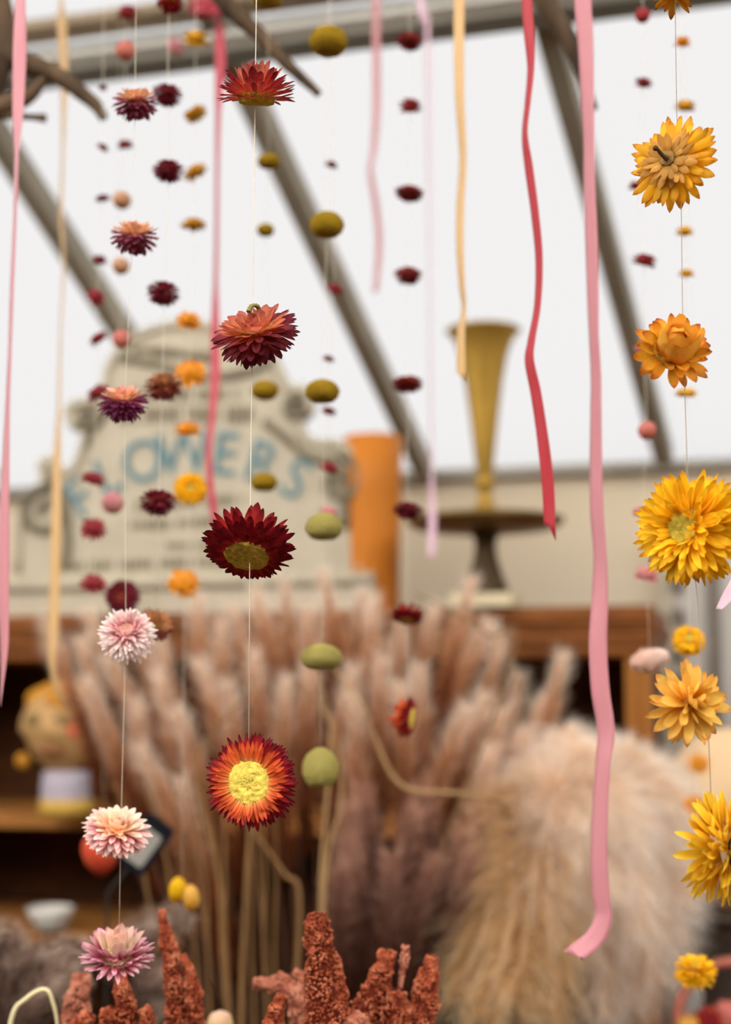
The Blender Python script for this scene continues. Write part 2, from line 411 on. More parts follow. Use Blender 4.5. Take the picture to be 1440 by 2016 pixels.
# carved rim: raised roll that follows the outline, and scrolls at the shoulders
bm = bmesh.new()
rim = catmull([sp(x, y) for x, y in OUT[2:-2]], 3)
tube(bm, [p + Vector((0, -.002, 0)) for p in rim], .0105, 8)
obj('rim', bm, m_sign, sign)
def scroll(cx, cy, r, turns, start, sgn):
    pts = []
    for i in range(46):
        t = i/45; a = start + sgn*turns*2*PI*t; rr = r*(1-.82*t)
        pts.append(sp(cx + rr*math.cos(a), cy + rr*math.sin(a)) + Vector((0, -.006, 0)))
    b = bmesh.new(); tube(b, pts, resample([.012, .010, .006], len(pts)), 8); obj('scroll', b, m_sdark, sign)  # scroll shape with its shadow put into a dark colour
scroll(92, 1010, 50, 1.4, -1.4, -1); scroll(672, 945, 46, 1.4, -1.6, 1)
scroll(174, 822, 26, 1.2, 2.6, -1); scroll(586, 800, 26, 1.2, .4, 1)
# fold shade under the crest and inside the shoulders, painted as dark rolls
def fold_shade_line(pts, r):
    b = bmesh.new(); q = catmull([sp(*p) + Vector((0, -.001, 0)) for p in pts], 8); tube(b, q, r, 8); obj('fold_shade', b, m_sdark, sign)
fold_shade_line([(238, 706), (300, 716), (400, 742), (480, 735), (548, 708)], .011)
fold_shade_line([(262, 690), (330, 690), (420, 712)], .008)
fold_shade_line([(100, 930), (128, 990), (134, 1060), (128, 1120)], .012)
fold_shade_line([(170, 880), (180, 850), (230, 790)], .010)
fold_shade_line([(520, 830), (560, 860), (610, 900), (660, 905)], .010)
fold_shade_line([(640, 900), (676, 960), (680, 1040)], .012)
fold_shade_line([(430, 660), (500, 690), (535, 715)], .008)
bm = bmesh.new(); box(bm, (sp(20, 1190).x, -.03, 0), (sp(742, 1190).x, .05, sp(300, 1138).z), None, .006)
obj('base_ledge', bm, m_sign, sign, smooth=False)
bm = bmesh.new(); box(bm, (sp(22, 1190).x, -.034, sp(300, 1166).z), (sp(740, 1190).x, -.02, sp(300, 1154).z), None, .002)
obj('ledge_band', bm, m_sdark, sign, smooth=False)
# FLOWERS on an arch
def letter(ch, px, py, hpx, ang, mat, name, y, off):
    fc = bpy.data.curves.new('letter', 'FONT'); fc.body = ch; fc.size = 1; fc.align_x = 'CENTER'; fc.align_y = 'CENTER'
    fc.extrude = .03; fc.offset = off
    o = bpy.data.objects.new('tmp', fc); COL.objects.link(o)
    dg = bpy.context.evaluated_depsgraph_get(); me = bpy.data.meshes.new_from_object(o.evaluated_get(dg))
    bpy.data.objects.remove(o)
    s = hpx*mpp(900, SY.y)/.7
    c = sp(px, py)
    R = Matrix.Translation((c.x, y, c.z)) @ Matrix.Rotation(math.radians(ang), 4, 'Y') @ Matrix.Rotation(PI/2, 4, 'X') @ Matrix.Diagonal((s*.92, s, s*.1, 1))
    me.transform(R); return link(name, me, mat, sign)
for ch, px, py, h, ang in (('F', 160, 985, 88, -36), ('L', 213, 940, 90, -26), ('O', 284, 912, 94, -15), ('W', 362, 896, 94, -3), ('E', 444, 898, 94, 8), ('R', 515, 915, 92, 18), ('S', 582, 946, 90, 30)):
    letter(ch, px, py, h, ang, m_tedge, 'letter_outline', .002, .035); letter(ch, px, py, h, ang, m_teal, 'letter', -.004, .0)  # dark outline behind each teal letter
# the smaller painted lines are too blurred to read: plain grey strokes
rng = random.Random(4)
def strokes(x0, x1, y, h, slant=0):
    x = x0
    while x < x1:
        b = bmesh.new(); n = rng.randint(4, 7); xs = x
        for _ in range(n):
            if x > x1: break
            w = rng.uniform(4, 7); p = sp(x, y + slant*(x-x0)); q = sp(x+w, y + slant*(x-x0) + h*rng.uniform(.8, 1))
            box(b, (p.x, -.003, min(p.z, q.z)), (q.x, .004, max(p.z, q.z))); x += w + rng.uniform(4, 8)
        p = sp(xs, y + slant*(xs-x0) + h*.45); q = sp(x-6, y + slant*(x-x0) + h*.55)
        box(b, (p.x, -.002, min(p.z, q.z)-.0004), (q.x, .004, max(p.z, q.z)+.0004))
        obj('painted_word', b, m_sdark, sign, smooth=False); x += 12
strokes(262, 470, 765, 26); strokes(232, 500, 800, 36); strokes(300, 420, 690, 18); strokes(270, 480, 985, 22, -.06); strokes(260, 470, 1026, 20, -.05); strokes(330, 470, 1068, 14); strokes(120, 480, 1106, 22, -.03)

# ------------------------------------------------------------------ things on the dresser top
def px_lathe(prof, px, Y, zb, n=48):               # prof: (radius px, y px) at distance Y
    k = mpp(1000, Y); b = bmesh.new()
    lathe(b, [(r*k, max(0, at(px, y, Y).z - zb)) for r, y in prof], n); return b
Yv = 3.06; P = dloc(735, Yv)
o = obj('cylinder_vase', px_lathe([(0, 1212), (46, 1212), (50, 1205), (52, 1100), (56, 960), (59, 862), (56, 862), (52, 960), (46, 1190), (0, 1190)], 735, Yv, ZT), plain('amber_glaze', '#cb7a28', .4, var=.06, scale=5), None, P)
tag(o, 'tall amber orange cylinder vase standing behind the right edge of the cream sign', 'vase')
Ys = 2.86; P = dloc(958, Ys)
b = bmesh.new(); k = mpp(1180, Ys); box(b, (-62*k, -.07, 0), (62*k, .07, .028), Matrix.Rotation(-.27, 4, 'Z'), .003)
o = obj('stand_block', b, plain('white_block', '#d8c7a2', .7, var=.04), None, P, smooth=False); tag(o, 'cream white block under the dark cake stand', 'block')
zc = ZT + .028
m_brz = plain('dark_bronze', '#7d6238', .38, .7, var=.2, scale=12)
cake = empty('cake_stand', (P.x, P.y, zc)); tag(cake, 'dark bronze pedestal cake stand carrying the brass trumpet vase', 'cake stand')
obj('pedestal', px_lathe([(0, 1166), (44, 1166), (44, 1158), (36, 1140), (25, 1105), (21, 1080), (22, 1062), (30, 1050), (0, 1050)], 958, Ys, zc), plain('dark_iron', '#4a3a26', .5, .4, var=.2), cake)
obj('plate', px_lathe([(0, 1052), (60, 1050), (140, 1040), (154, 1030), (155, 1022), (150, 1022), (140, 1030), (60, 1036), (0, 1036)], 958, Ys, zc, 64), m_brz, cake)
zv = at(958, 1034, Ys).z
m_brass = plain('aged_brass', '#b08a3c', .42, .55, var=.12, scale=10)
tv = empty('trumpet_vase', (P.x, P.y, zv)); tag(tv, 'tall brass trumpet vase with flared mouth standing on the cake stand', 'vase')
obj('foot', px_lathe([(0, 1034), (46, 1034), (47, 1028), (36, 1014), (22, 1000), (15, 984), (12, 968), (19, 958), (21, 950), (18, 942), (14, 936), (0, 936)], 958, Ys, zv), m_brass, tv)
obj('flared_body', px_lathe([(14, 938), (17, 925), (22, 880), (29, 820), (38, 750), (48, 700), (58, 672), (68, 658), (76, 652), (73, 649), (64, 655), (44, 700), (26, 820), (10, 935)], 958, Ys, zv), m_brass, tv)

# ------------------------------------------------------------------ in the dresser, left
Yh = 3.02; c = at(118, 1432, Yh); k = mpp(1440, Yh); zb = ZS
m_skin = plain('ivory_glaze', '#bd935f', .5, var=.06, scale=20)
m_amb = plain('amber_hair_glaze', '#c98a2c', .45, var=.2, scale=40)
m_lil = plain('lilac_glaze', '#b4aab2', .4, var=.05); m_yel = plain('yellow_glaze', '#c9a04a', .4, var=.05); m_brn = plain('brown_glaze', '#8a5a38', .5); m_org = plain('coral_glaze', '#d9694a', .5); m_gry = plain('grey_glaze', '#8a7148', .5)
head = empty('head_vase', (c.x, c.y, zb)); tag(head, 'ivory ceramic head shaped vase with amber hair on the upper left shelf', 'vase')
b = px_lathe([(0, 1605), (52, 1603), (54, 1590), (50, 1572), (0, 1570)], 135, Yh, zb); obj('base', b, m_yel, head, (17*k, 0, 0))
b = px_lathe([(48, 1574), (47, 1545), (44, 1518), (0, 1515)], 135, Yh, zb); obj('collar', b, m_lil, head, (15*k, 0, 0))
hz = at(118, 1438, Yh).z - zb
b = bmesh.new(); bmesh.ops.create_uvsphere(b, u_segments=36, v_segments=24, radius=1)
for v in b.verts:
    q = v.co.copy(); w = 78 if q.z > 0 else 78-18*(-q.z)
    v.co = Vector((q.x*w*k + (8*k if q.z < 0 else 0), q.y*70*k, q.z*84*k + hz))
    if q.y < -.6 and abs(q.x) < .22 and -.25 < q.z < .2: v.co.y -= 12*k          # nose
obj('head', b, m_skin, head)
b = bmesh.new()
rng = random.Random(9)
for i in range(46):
    a = rng.uniform(0, 2*PI); e = rng.uniform(.42, 1.4)
    if math.sin(a) < -.45 and e < .72: continue
    r = 19*k*rng.uniform(.8, 1.2)
    bmesh.ops.create_icosphere(b, subdivisions=2, radius=r, matrix=Matrix.Translation((76*k*math.cos(a)*math.cos(e), 68*k*math.sin(a)*math.cos(e), hz+82*k*math.sin(e))))
obj('hair', b, m_amb, head)
def hblob(name, dx, dy, r, mat, sx=1, sz=1, out=1.0):
    b = bmesh.new(); bmesh.ops.create_uvsphere(b, u_segments=16, v_segments=10, radius=1)
    yy = -70*math.sqrt(max(.05, 1-(dx/82)**2-(dy/88)**2))*out
    for v in b.verts: v.co = Vector((v.co.x*r*sx*k+dx*k, v.co.y*7*k+yy*k, v.co.z*r*sz*k+hz+dy*k))
    obj(name, b, mat, head)
hblob('eye', -38, 22, 15, m_gry, 1.2, .8); hblob('eye', 18, 22, 15, m_gry, 1.2, .8); hblob('mouth', -2, -36, 24, m_brn, 1.2, .5)
hblob('cheek_flower', 38, 0, 14, m_org); hblob('earring', -70, -58, 15, m_amb, 1, 1, .2)
Yb = 3.1; c = at(100, 1790, Yb); k = mpp(1790, Yb)
b = bmesh.new(); lathe(b, [(0, 0), (22*k, 0), (30*k, 8*k), (44*k, 34*k), (46*k, 44*k), (42*k, 44*k), (28*k, 12*k), (0, 6*k)], 36)
tag(obj('bowl', b, plain('white_enamel', '#e3dccf', .4, var=.03), None, (c.x, c.y, ZS2)), 'small white bowl on the lower left shelf of the dresser', 'bowl')

# ------------------------------------------------------------------ right edge: pale door, big peach gourd, hoop basket
def wp(px, py, off=0): return onplane(px, py, Vector((WALL0.x, WALL0.y, 0)) - V_*(.03+off), V_)
def wl(px, py): d = wp(px, py) - Vector((WALL0.x, WALL0.y, 0)); return d.dot(U_), d.z
m_pale = plain('pale_door', '#c9c1b8', .5, var=.05, scale=5); m_dk = plain('dark_rail', '#7c7064', .6, var=.1)
x0 = wl(1336, 1300)[0]
door = empty('door_1', WM @ Vector((x0, -.03, 0))); tag(door, 'pale grey panelled door right of the dresser', kind='structure')
def wbox(name, boxes, mat, bev=.004):
    b = bmesh.new()
    for lo, hi in boxes: box(b, lo, hi, WM, bev)
    o = obj(name, b, mat, smooth=False); o.parent = door; o.matrix_parent_inverse = door.matrix_basis.inverted() if False else Matrix.Translation(-door.location); return o
zt = wl(1380, 1085)[1]
wbox('leaf', [((x0, -.05, .02), (x0+.62, -.005, zt))], m_pale)
wbox('frame', [((x0-.04, -.06, 0), (x0, 0, zt+.04)), ((x0-.04, -.06, zt), (x0+.66, 0, zt+.04))], plain('door_frame_paint', '#b9ad96', .6, var=.05))
wbox('bar', [((x0+.075, -.075, .02), (x0+.1, -.04, zt))], m_dk)
for i, yy in enumerate((1150, 1215, 1290, 1340)):
    z = wl(1345, yy)[1]; wbox('hinge', [((x0-.012, -.07, z-.018), (x0+.018, -.045, z+.018))], m_dk)
zr = wl(1400, 1850)[1]; wbox('rail', [((x0, -.07, zr-.03), (x0+.62, -.04, zr+.03))], m_dk)

TABZ = .55
Yg = 2.25; c = at(1470, 1610, Yg); k = mpp(1600, Yg); R = 172*k
b = bmesh.new(); nn, mm = 60, 24
rows = []
for i in range(mm+1):
    t = PI*i/mm
    rows.append([b.verts.new((R*math.sin(t)*math.cos(2*PI*j/nn)*(1-.05*abs(math.sin(5*2*PI*j/nn))), R*math.sin(t)*math.sin(2*PI*j/nn)*(1-.05*abs(math.sin(5*2*PI*j/nn))), R*1.1*math.cos(t) - .02*math.exp(-(t*4)**2))) for j in range(nn)])
for a, bb in zip(rows, rows[1:]):
    for j in range(nn): b.faces.new((a[j], bb[j], bb[(j+1) % nn], a[(j+1) % nn]))
bmesh.ops.remove_doubles(b, verts=b.verts[:], dist=1e-5); bmesh.ops.recalc_face_normals(b, faces=b.faces[:])
gourd = empty('pumpkin', (c.x, c.y, c.z-R*1.1)); tag(gourd, 'large pale peach ribbed pumpkin at the right edge behind the yellow flowers', 'pumpkin')
obj('flesh', b, plain('peach_skin', '#e2c095', .55, var=.06, scale=8), gourd, (0, 0, R*1.1))
b = bmesh.new(); tube(b, catmull([(0, 0, R*2.1), (.004, 0, R*2.22), (.02, 0, R*2.36)], 5), resample([.018, .012, .014], 11), 10); obj('stalk', b, m_brn, gourd)
b = bmesh.new(); lathe(b, [(0, 0), (.10, 0), (.10, .01), (.085, .02), (.07, c.z-R*1.1-TABZ-.005), (.09, c.z-R*1.1-TABZ+.004), (0, c.z-R*1.1-TABZ+.004)], 32)
tag(obj('pedestal_stand', b, plain('dark_stand', '#6d6257', .6), None, (c.x, c.y, TABZ)), 'grey brown stand under the pale peach pumpkin', 'stand')

bask = None
Yk = 1.75; c = at(1446, 2016, Yk); k = mpp(1980, Yk)
bask = empty('hoop_basket', (c.x, c.y, TABZ)); tag(bask, 'basket with dusky red hoop handle at the lower right corner', 'basket')
m_hoop = plain('dusky_red_cane', '#a8604f', .5, var=.15, scale=60)
hz = c.z - TABZ
b = bmesh.new(); tube(b, [(-112*k*math.cos(t), 0, hz + 118*k*math.sin(t)) for t in [PI*i/40 for i in range(41)]], 10*k, 10); obj('handle', b, m_hoop, bask)
b = bmesh.new(); lathe(b, [(0, 0), (80*k, 0), (112*k, hz-30*k), (116*k, hz), (108*k, hz), (76*k, .01), (0, .01)], 40); obj('bowl', b, m_hoop, bask)
# table
tabl = empty('display_table', (0, 1.45, 0)); tag(tabl, 'brown wooden table under the vases of dried flowers', 'table')
b = bmesh.new(); box(b, (-1.15, -.95, TABZ-.035), (1.05, .95, TABZ), None, .004); obj('table_top', b, m_in, tabl, smooth=False)
for sx in (-1.08, .98):
    for sy in (-.88, .88):
        b = bmesh.new(); box(b, (sx-.03, sy-.03, 0), (sx+.03, sy+.03, TABZ-.03), None, .004); obj('leg', b, m_in, tabl, smooth=False)
# ------------------------------------------------------------------ plumes
def plume_mat(name, stops, transl=.3): return petal_mat(name, stops, transl, .8, .02, .25)
def hairs(bm, rng, path, n, r0, hl, hw, ang=(18, 42), droop=0, u0=0, seg=2, prof=None, curl=0, ws=.34):
    """fine hairs leaving a core that follows 'path' (list of points)"""
    uvl = bm.loops.layers.uv.verify(); m = len(path)-1
    for _ in range(n):
        s = rng.random()**.9; t = s*m; j = min(int(t), m-1)
        p = path[j].lerp(path[j+1], t-j); T = (path[j+1]-path[j]).normalized()
        a = rng.uniform(0, 2*PI); ref = Vector((.3, .8, .5)); A = T.cross(ref).normalized(); B = T.cross(A)
        rad = A*math.cos(a)+B*math.sin(a)
        g = math.radians(rng.uniform(*ang))
        w = (prof(s) if prof else (math.sin(PI*min(1, .12+s*.88))**.6))
        p = p + rad*r0*w*rng.uniform(.5, 1)
        d = T*math.cos(g)+rad*math.sin(g); L = hl*rng.uniform(.55, 1.15)*(.45+.55*w); side = d.cross(Vector((rng.gauss(0, 1), rng.gauss(0, 1), rng.gauss(0, 1)))).normalized()*hw*.5
        u = rng.random(); prev = None; cs = rng.uniform(-1, 1)
        for q in range(seg+1):
            f = q/seg; c = p + d*L*f + Vector((0, 0, -droop*L*f*f)) + rad*L*.12*f*f + side*(curl*L/hw*2)*f*f*cs
            if q == seg: row = [bm.verts.new(c)]
            else: ww = 1-.75*f; row = [bm.verts.new(c-side*ww), bm.verts.new(c+side*ww)]
            if prev:
                fc = bm.faces.new(prev+row[::-1])
                for lp in fc.loops: lp[uvl].uv = (u, ws*s + (1-ws)*((q-.6)/seg))
            prev = row
def core(bm, path, rad):
    uvl = bm.loops.layers.uv.verify(); n0 = len(bm.faces)
    tube(bm, path, rad, 9); bm.faces.ensure_lookup_table(); m = len(path)-1
    for i, f in enumerate(bm.faces[n0:]):
        for lp in f.loops: lp[uvl].uv = (.5, min(1, i/9/m))
m_pl = plume_mat('mauve_plume', [(0, '#602a14'), (.34, '#97502c'), (.58, '#dba478'), (.82, '#fff0dc')], .35)
m_plc = plume_mat('mauve_core', [(0, '#38200f'), (.5, '#5f3623'), (1, '#a8764f')], .05)
m_pld = plume_mat('deep_mauve_plume', [(0, '#2c150e'), (.45, '#5e372a'), (.9, '#d2a28a')], .2)  # extra dark plume bases: shade low in the bunch put into colour
m_plcd = plume_mat('deep_mauve_core', [(0, '#2c1a17'), (.5, '#4a302a'), (1, '#7a544a')], .1)
m_stem = plain('dry_stem', '#4a3020', .7, var=.2); m_stem2 = plain('pale_stem', '#b3925f', .7, var=.2)
PL = .27
PV = []
for i in range(5):
    rng = random.Random(40+i); bend = (0, .018, -.02, .035, -.03)[i]; by = rng.uniform(-.02, .02)
    path = [Vector((bend*(t*t), by*t*t, -PL + PL*t)) for t in [q/14 for q in range(15)]]
    path = [p - Vector((bend*.5, by*.5, 0)) for p in path]
    bm = bmesh.new(); core(bm, path, [.0088*min(1, .25+q/14*4)*(1-q/14)**.75+.0006 for q in range(15)])
    hairs(bm, rng, path, 1050, .008, .042, .0008, (11, 44), -.05, ws=.7, prof=lambda s: min(1, .3+s*4)*(1.04-s)**.36)
    fz = mesh(bm, 'plume')
    for i_, p_ in enumerate(fz.polygons): p_.material_index = 0 if i_ >= 14*9+2 else 1
    PV.append(fz)
bm = bmesh.new(); tube(bm, [(0, 0, 0), (.002, .001, .5), (0, 0, 1)], .0022, 6); STEMME = mesh(bm, 'stem')
def basis_to(d, roll, lean=Vector((0, 1, 0))):
    q = Vector((0, 0, 1)).rotation_difference(d); return q @ Quaternion((0, 0, 1), roll)
def plume(tip, base, var, label, group, mat, name='mauve_pampas', scale=1.0, roll=0):
    d = tip-base; L = d.length
    r = empty(name, base); r.rotation_mode = 'QUATERNION'; r.rotation_quaternion = basis_to(d.normalized(), roll)
    tag(r, label, 'dried grass', group)
    p = link('plume', PV[var], [mat, m_plc if mat is m_pl else m_plcd], r, (0, 0, L)); p.scale = (scale, scale, 1.0)
    s = link('stem', STEMME, [m_stem], r); s.scale = (1, 1, L-PL*.8)
    return r
ORD = ['first', 'second', 'third', 'fourth', 'fifth', 'sixth', 'seventh', 'eighth', 'ninth', 'tenth', 'eleventh', 'twelfth', 'thirteenth', 'fourteenth', 'fifteenth', 'sixteenth', 'seventeenth', 'eighteenth', 'nineteenth', 'twentieth', 'twenty first', 'twenty second', 'twenty third', 'twenty fourth', 'twenty fifth', 'twenty sixth', 'twenty seventh', 'twenty eighth']
rng = random.Random(11)
BX, BY = at(690, 2016, 1.98).x, 1.98
def base_pt(tip):
    f = (tip.x - BX)*.16
    return Vector((BX + max(-.1, min(.1, f)) + rng.uniform(-.03, .03), BY + (tip.y-BY)*.4 + rng.uniform(-.03, .03), TABZ+.02))
TOP = [(92, 1228, 1.98), (150, 1262, 2.06), (186, 1205, 2.1), (236, 1290, 2.0), (262, 1235, 2.12), (312, 1252, 2.05), (376, 1182, 2.1), (420, 1228, 2.0), (470, 1190, 2.12), (512, 1158, 2.05), (560, 1148, 2.1), (604, 1200, 2.0), (650, 1128, 2.08), (700, 1170, 2.12), (738, 1182, 2.02), (790, 1228, 2.1), (846, 1192, 2.12), (914, 1142, 2.0), (936, 1222, 2.08), (986, 1256, 2.02), (1020, 1330, 2.08), (1066, 1376, 2.02), (1116, 1296, 1.96)]
for i, (px, py, Y) in enumerate(TOP):
    t = at(px, py, Y); plume(t, base_pt(t), i % 5, f'pale tipped mauve plume, {ORD[i]} from the left along the top of the big bunch', 'pale tipped plumes along the top of the mauve bunch', m_pl, roll=rng.uniform(0, 6), scale=rng.uniform(1, 1.25))
MID = [(176, 1345, 1.9), (246, 1390, 1.94), (310, 1330, 1.92), (362, 1400, 1.88), (402, 1300, 1.95), (452, 1350, 1.9), (500, 1290, 1.95), (548, 1340, 1.9), (596, 1300, 1.94), (668, 1320, 1.92), (706, 1380, 1.88), (752, 1300, 1.95), (800, 1350, 1.9), (842, 1320, 1.94), (888, 1390, 1.88), (938, 1370, 1.92), (990, 1400, 1.9), (1036, 1440, 1.9), (300, 1470, 1.86), (350, 1540, 1.86)]
for i, (px, py, Y) in enumerate(sorted(MID)):
    t = at(px, py, Y); plume(t, base_pt(t), (i+2) % 5, f'brown mauve plume, {ORD[i]} from the left in the middle rows of the big bunch', 'brown mauve plumes in the middle of the big bunch', m_pl, roll=rng.uniform(0, 6), scale=rng.uniform(1, 1.2))
FRT = [(664, 1700, 1.72), (690, 1600, 1.78), (742, 1560, 1.82), (772, 1690, 1.72), (800, 1600, 1.78), (838, 1690, 1.72), (866, 1560, 1.82), (900, 1640, 1.76), (950, 1600, 1.8), (984, 1632, 1.76), (965, 1482, 1.86), (716, 1660, 1.75), (930, 1690, 1.72)]
for i, (px, py, Y) in enumerate(sorted(FRT)):
    t = at(px, py, Y); plume(t, base_pt(t), (i+1) % 5, f'dusky mauve plume, {ORD[i]} from the left in the low front row of the big bunch', 'dusky mauve plumes low at the front of the big bunch', m_pld if i != 11 else m_pl, roll=rng.uniform(0, 6), scale=rng.uniform(1, 1.2))
bm = bmesh.new(); lathe(bm, [(0, 0), (.1, 0), (.13, .30), (.135, .31), (.128, .31), (.098, .01), (0, .01)], 40)
tag(obj('metal_bucket', bm, plain('zinc', '#77716a', .5, .5), None, (BX, BY, TABZ)), 'zinc bucket holding the big bunch of mauve plumes', 'bucket')

# ------------------------------------------------------------------ cream pampas spilling from a glass vase
m_cream = plume_mat('cream_pampas', [(0, '#c98c4c'), (.22, '#edc494'), (.5, '#fbe9d2'), (.9, '#fff7ee')], .5)  # tan hair bases: shade between the hairs put into the colour
m_ctan = plume_mat('tan_pampas', [(0, '#94642e'), (.3, '#b98a50'), (.6, '#d9b27c'), (.9, '#f0d8b4')], .4)
VX = at(985, 1960, 1.86); VB = Vector((VX.x, VX.y, TABZ))
rng = random.Random(77)
def pampas(name, pts, label, pm, n=2000, hl=.07, r=.018):
    pts = [Vector(p) for p in pts]; root = empty(name, pts[0]); tag(root, label, 'pampas grass', 'cream pampas plumes in the glass vase')
    loc = [p-pts[0] for p in catmull(pts, 8)]; m = len(loc); i0 = int(m*.33)
    b = bmesh.new(); pa = loc[i0:]
    core(b, pa, resample([.003, .009, .009, .002], len(pa)))
    hairs(b, rng, pa, n, r, hl, .0011, (15, 75), .4, seg=4, curl=.32, prof=lambda s: math.sin(PI*min(1, .1+s*.86))**.5)
    obj('plume', b, pm, root)
    b = bmesh.new(); tube(b, loc[:i0+3], .0028, 6); obj('stem', b, m_stem2, root); return root
CR = [(1060, 1490, 1.9), (1110, 1440, 1.86), (1140, 1478, 1.8), (1180, 1470, 1.92), (1245, 1480, 1.86), (1300, 1530, 1.9), (1340, 1590, 1.84), (1352, 1680, 1.9), (1346, 1770, 1.84), (1330, 1850, 1.88), (1290, 1930, 1.82), (1240, 1985, 1.86), (1190, 2005, 1.8), (1030, 1570, 1.84), (1150, 1590, 1.76), (1220, 1640, 1.74), (1120, 1700, 1.72), (1060, 1660, 1.76), (1200, 1760, 1.72), (1260, 1830, 1.74), (1000, 1720, 1.78), (1130, 1850, 1.74), (930, 1800, 1.8), (985, 1850, 1.74), (1060, 1790, 1.7), (900, 1880, 1.78), (1050, 1920, 1.72), (905, 1960, 1.7), (955, 2005, 1.66), (1010, 1965, 1.66), (1085, 2000, 1.68)]
WORD = ['tip nearest the dark dresser opening', 'topmost tip of the cream bunch', 'behind upper left of the pink ribbon', 'just left of the long pink ribbon', 'upper right of the long pink ribbon', 'at upper right shoulder of the bunch', 'at far upper right edge', 'at the widest right edge of the bunch', 'at right edge below the middle', 'hanging at lower right edge', 'drooping low at right', 'drooping nearly to the bottom edge', 'lowest drooping tip beside the glass vase', 'beside the mauve plumes at upper left', 'in front, left of the ribbon middle', 'in front, behind the ribbon middle', 'low in front at left', 'beside the mauve plumes lower left', 'in front below the ribbon middle', 'in front at right of ribbon end', 'short, next to the dark mauve tips', 'hanging behind the ribbon end', 'drooping leftwards under the mauve plumes', 'hanging down in front of the glass vase', 'in front, left of the ribbon end', 'lowest at left over the vase rim', 'hanging between the vase and the ribbon end', 'hanging over the left wall of the glass vase', 'lowest before the glass vase', 'before the middle of the glass vase', 'before the right wall of the glass vase']
for i, (px, py, Y) in enumerate(CR):
    e = at(px, py, Y); c = at(1150, 1660, 1.84)
    top = VB + Vector((0, 0, .42)) + Vector((rng.uniform(-.03, .03), rng.uniform(-.03, .03), 0))
    d = e - at(1120, 1760, 1.84)
    ap = c.lerp(e, .55) + Vector((0, 0, max(.0, .10 - max(0, d.z)*.5)))
    pampas('cream_pampas', [VB+Vector((rng.uniform(-.03, .03), rng.uniform(-.03, .03), .01)), top, top.lerp(ap, .6)+Vector((0, 0, .03)), ap, e], f'fluffy cream pampas plume {WORD[i]}' if i < 22 else f'tan cream pampas plume {WORD[i]}', m_cream if i not in (20, 22, 23, 25, 26, 27, 28, 29, 30) else m_ctan)
m, nt, out = newmat('clear_glass'); g = principled(nt, lin('#eef2e6'), .02, .5); g.inputs['Transmission Weight'].default_value = 1; g.inputs['IOR'].default_value = 1.3
nt.links.new(g.outputs[0], out.inputs[0])
k = mpp(1960, 1.86); hv = at(985, 1912, 1.86).z - TABZ
bm = bmesh.new(); lathe(bm, [(0, 0), (96*k, 0), (104*k, .02), (108*k, hv-.02), (112*k, hv), (108*k, hv), (104*k, hv-.02), (100*k, .03), (0, .02)], 48)
tag(obj('glass_vase', bm, m, None, VB), 'clear greenish glass vase of stems under the cream pampas', 'vase')

# ------------------------------------------------------------------ loose straw stems
m_straw = plain('straw', '#86643e', .6, var=.15); m_straw2 = plain('pale_straw', '#a8855a', .6, var=.1)
def stalk(name, pts, rpx, Y, mat, label, group=None, cat='dried stem'):
    P = [at(x, y, Y+(p[2] if len(p) > 2 else 0)) for p in pts for x, y in (p[:2],)]
    root = P[0]; q = [p-root for p in catmull(P, 8)]; b = bmesh.new(); kk = mpp(1700, Y)
    tube(b, q, resample([rpx*kk, rpx*kk*.9, rpx*kk*.5], len(q)), 7)
    return tag(obj(name, b, mat, None, root), label, cat, group)
LOW = lambda x: (x, 2240)
stalk('dried_straw', [LOW(470), (440, 1900), (430, 1720), (392, 1560), (395, 1480), (470, 1385)], 4.6, 1.6, m_straw, 'bent straw stem curving left past the orange red flower')
stalk('dried_straw', [LOW(470), (478, 1900), (492, 1640), (500, 1600)], 5, 1.58, m_straw, 'upright straw stem directly below the orange red flower')
stalk('dried_straw', [LOW(640), (632, 1800), (640, 1620), (652, 1440), (610, 1290)], 4, 1.6, m_straw2, 'straw stem rising behind the lowest large yellow ball')
stalk('dried_straw', [LOW(628), (640, 1740), (668, 1600), (672, 1500), (650, 1420), (590, 1340)], 3.6, 1.64, m_straw2, 'straw stem leaning over right of the lowest large yellow ball')
stalk('dried_straw', [(1010, 1700, .34), (1000, 1610, .18), (975, 1576, .04), (900, 1562), (812, 1556), (768, 1520), (738, 1450), (705, 1380), (640, 1290, .1)], 5, 1.6, m_straw2, 'long pale straw stem looping across the front of the mauve plumes')
stalk('dried_straw', [LOW(560), (590, 1790), (560, 1720), (498, 1635)], 5.5, 1.62, m_straw, 'short bent straw stem right of the orange red flower stalk')
stalk('dried_straw', [LOW(640), (1000, 1330), (960, 1250), (880, 1200), (820, 1170)], 3, 1.8, m_straw, 'thin straw wisp arching over the top right plumes')
rng = random.Random(3)
xs = [300, 340, 384, 402, 418, 436, 452, 498, 512, 526, 545]
for i, x in enumerate(xs):
    stalk('dried_straw', [LOW(x+rng.uniform(-10, 30)), (x+rng.uniform(-8, 14), 1900), (x-6-(500-x)*.12, rng.uniform(1590, 1740)), (x-20-(500-x)*.3, rng.uniform(1500, 1560))], rng.uniform(2, 3.4), rng.uniform(1.62, 1.8), m_straw, f'upright straw stem, {ORD[i]} from the left in the row below the orange red flower', 'straw stems in the lower left of the mauve bunch')
bm = bmesh.new(); p = at(470, 2240, 1.62); lathe(bm, [(0, 0), (.07, 0), (.09, p.z-TABZ), (.086, p.z-TABZ), (.066, .006), (0, .006)], 32)
tag(obj('stem_pot', bm, plain('clay', '#7a5a48', .7), None, (p.x, p.y, TABZ)), 'brown pot holding the loose straw stems', 'pot')
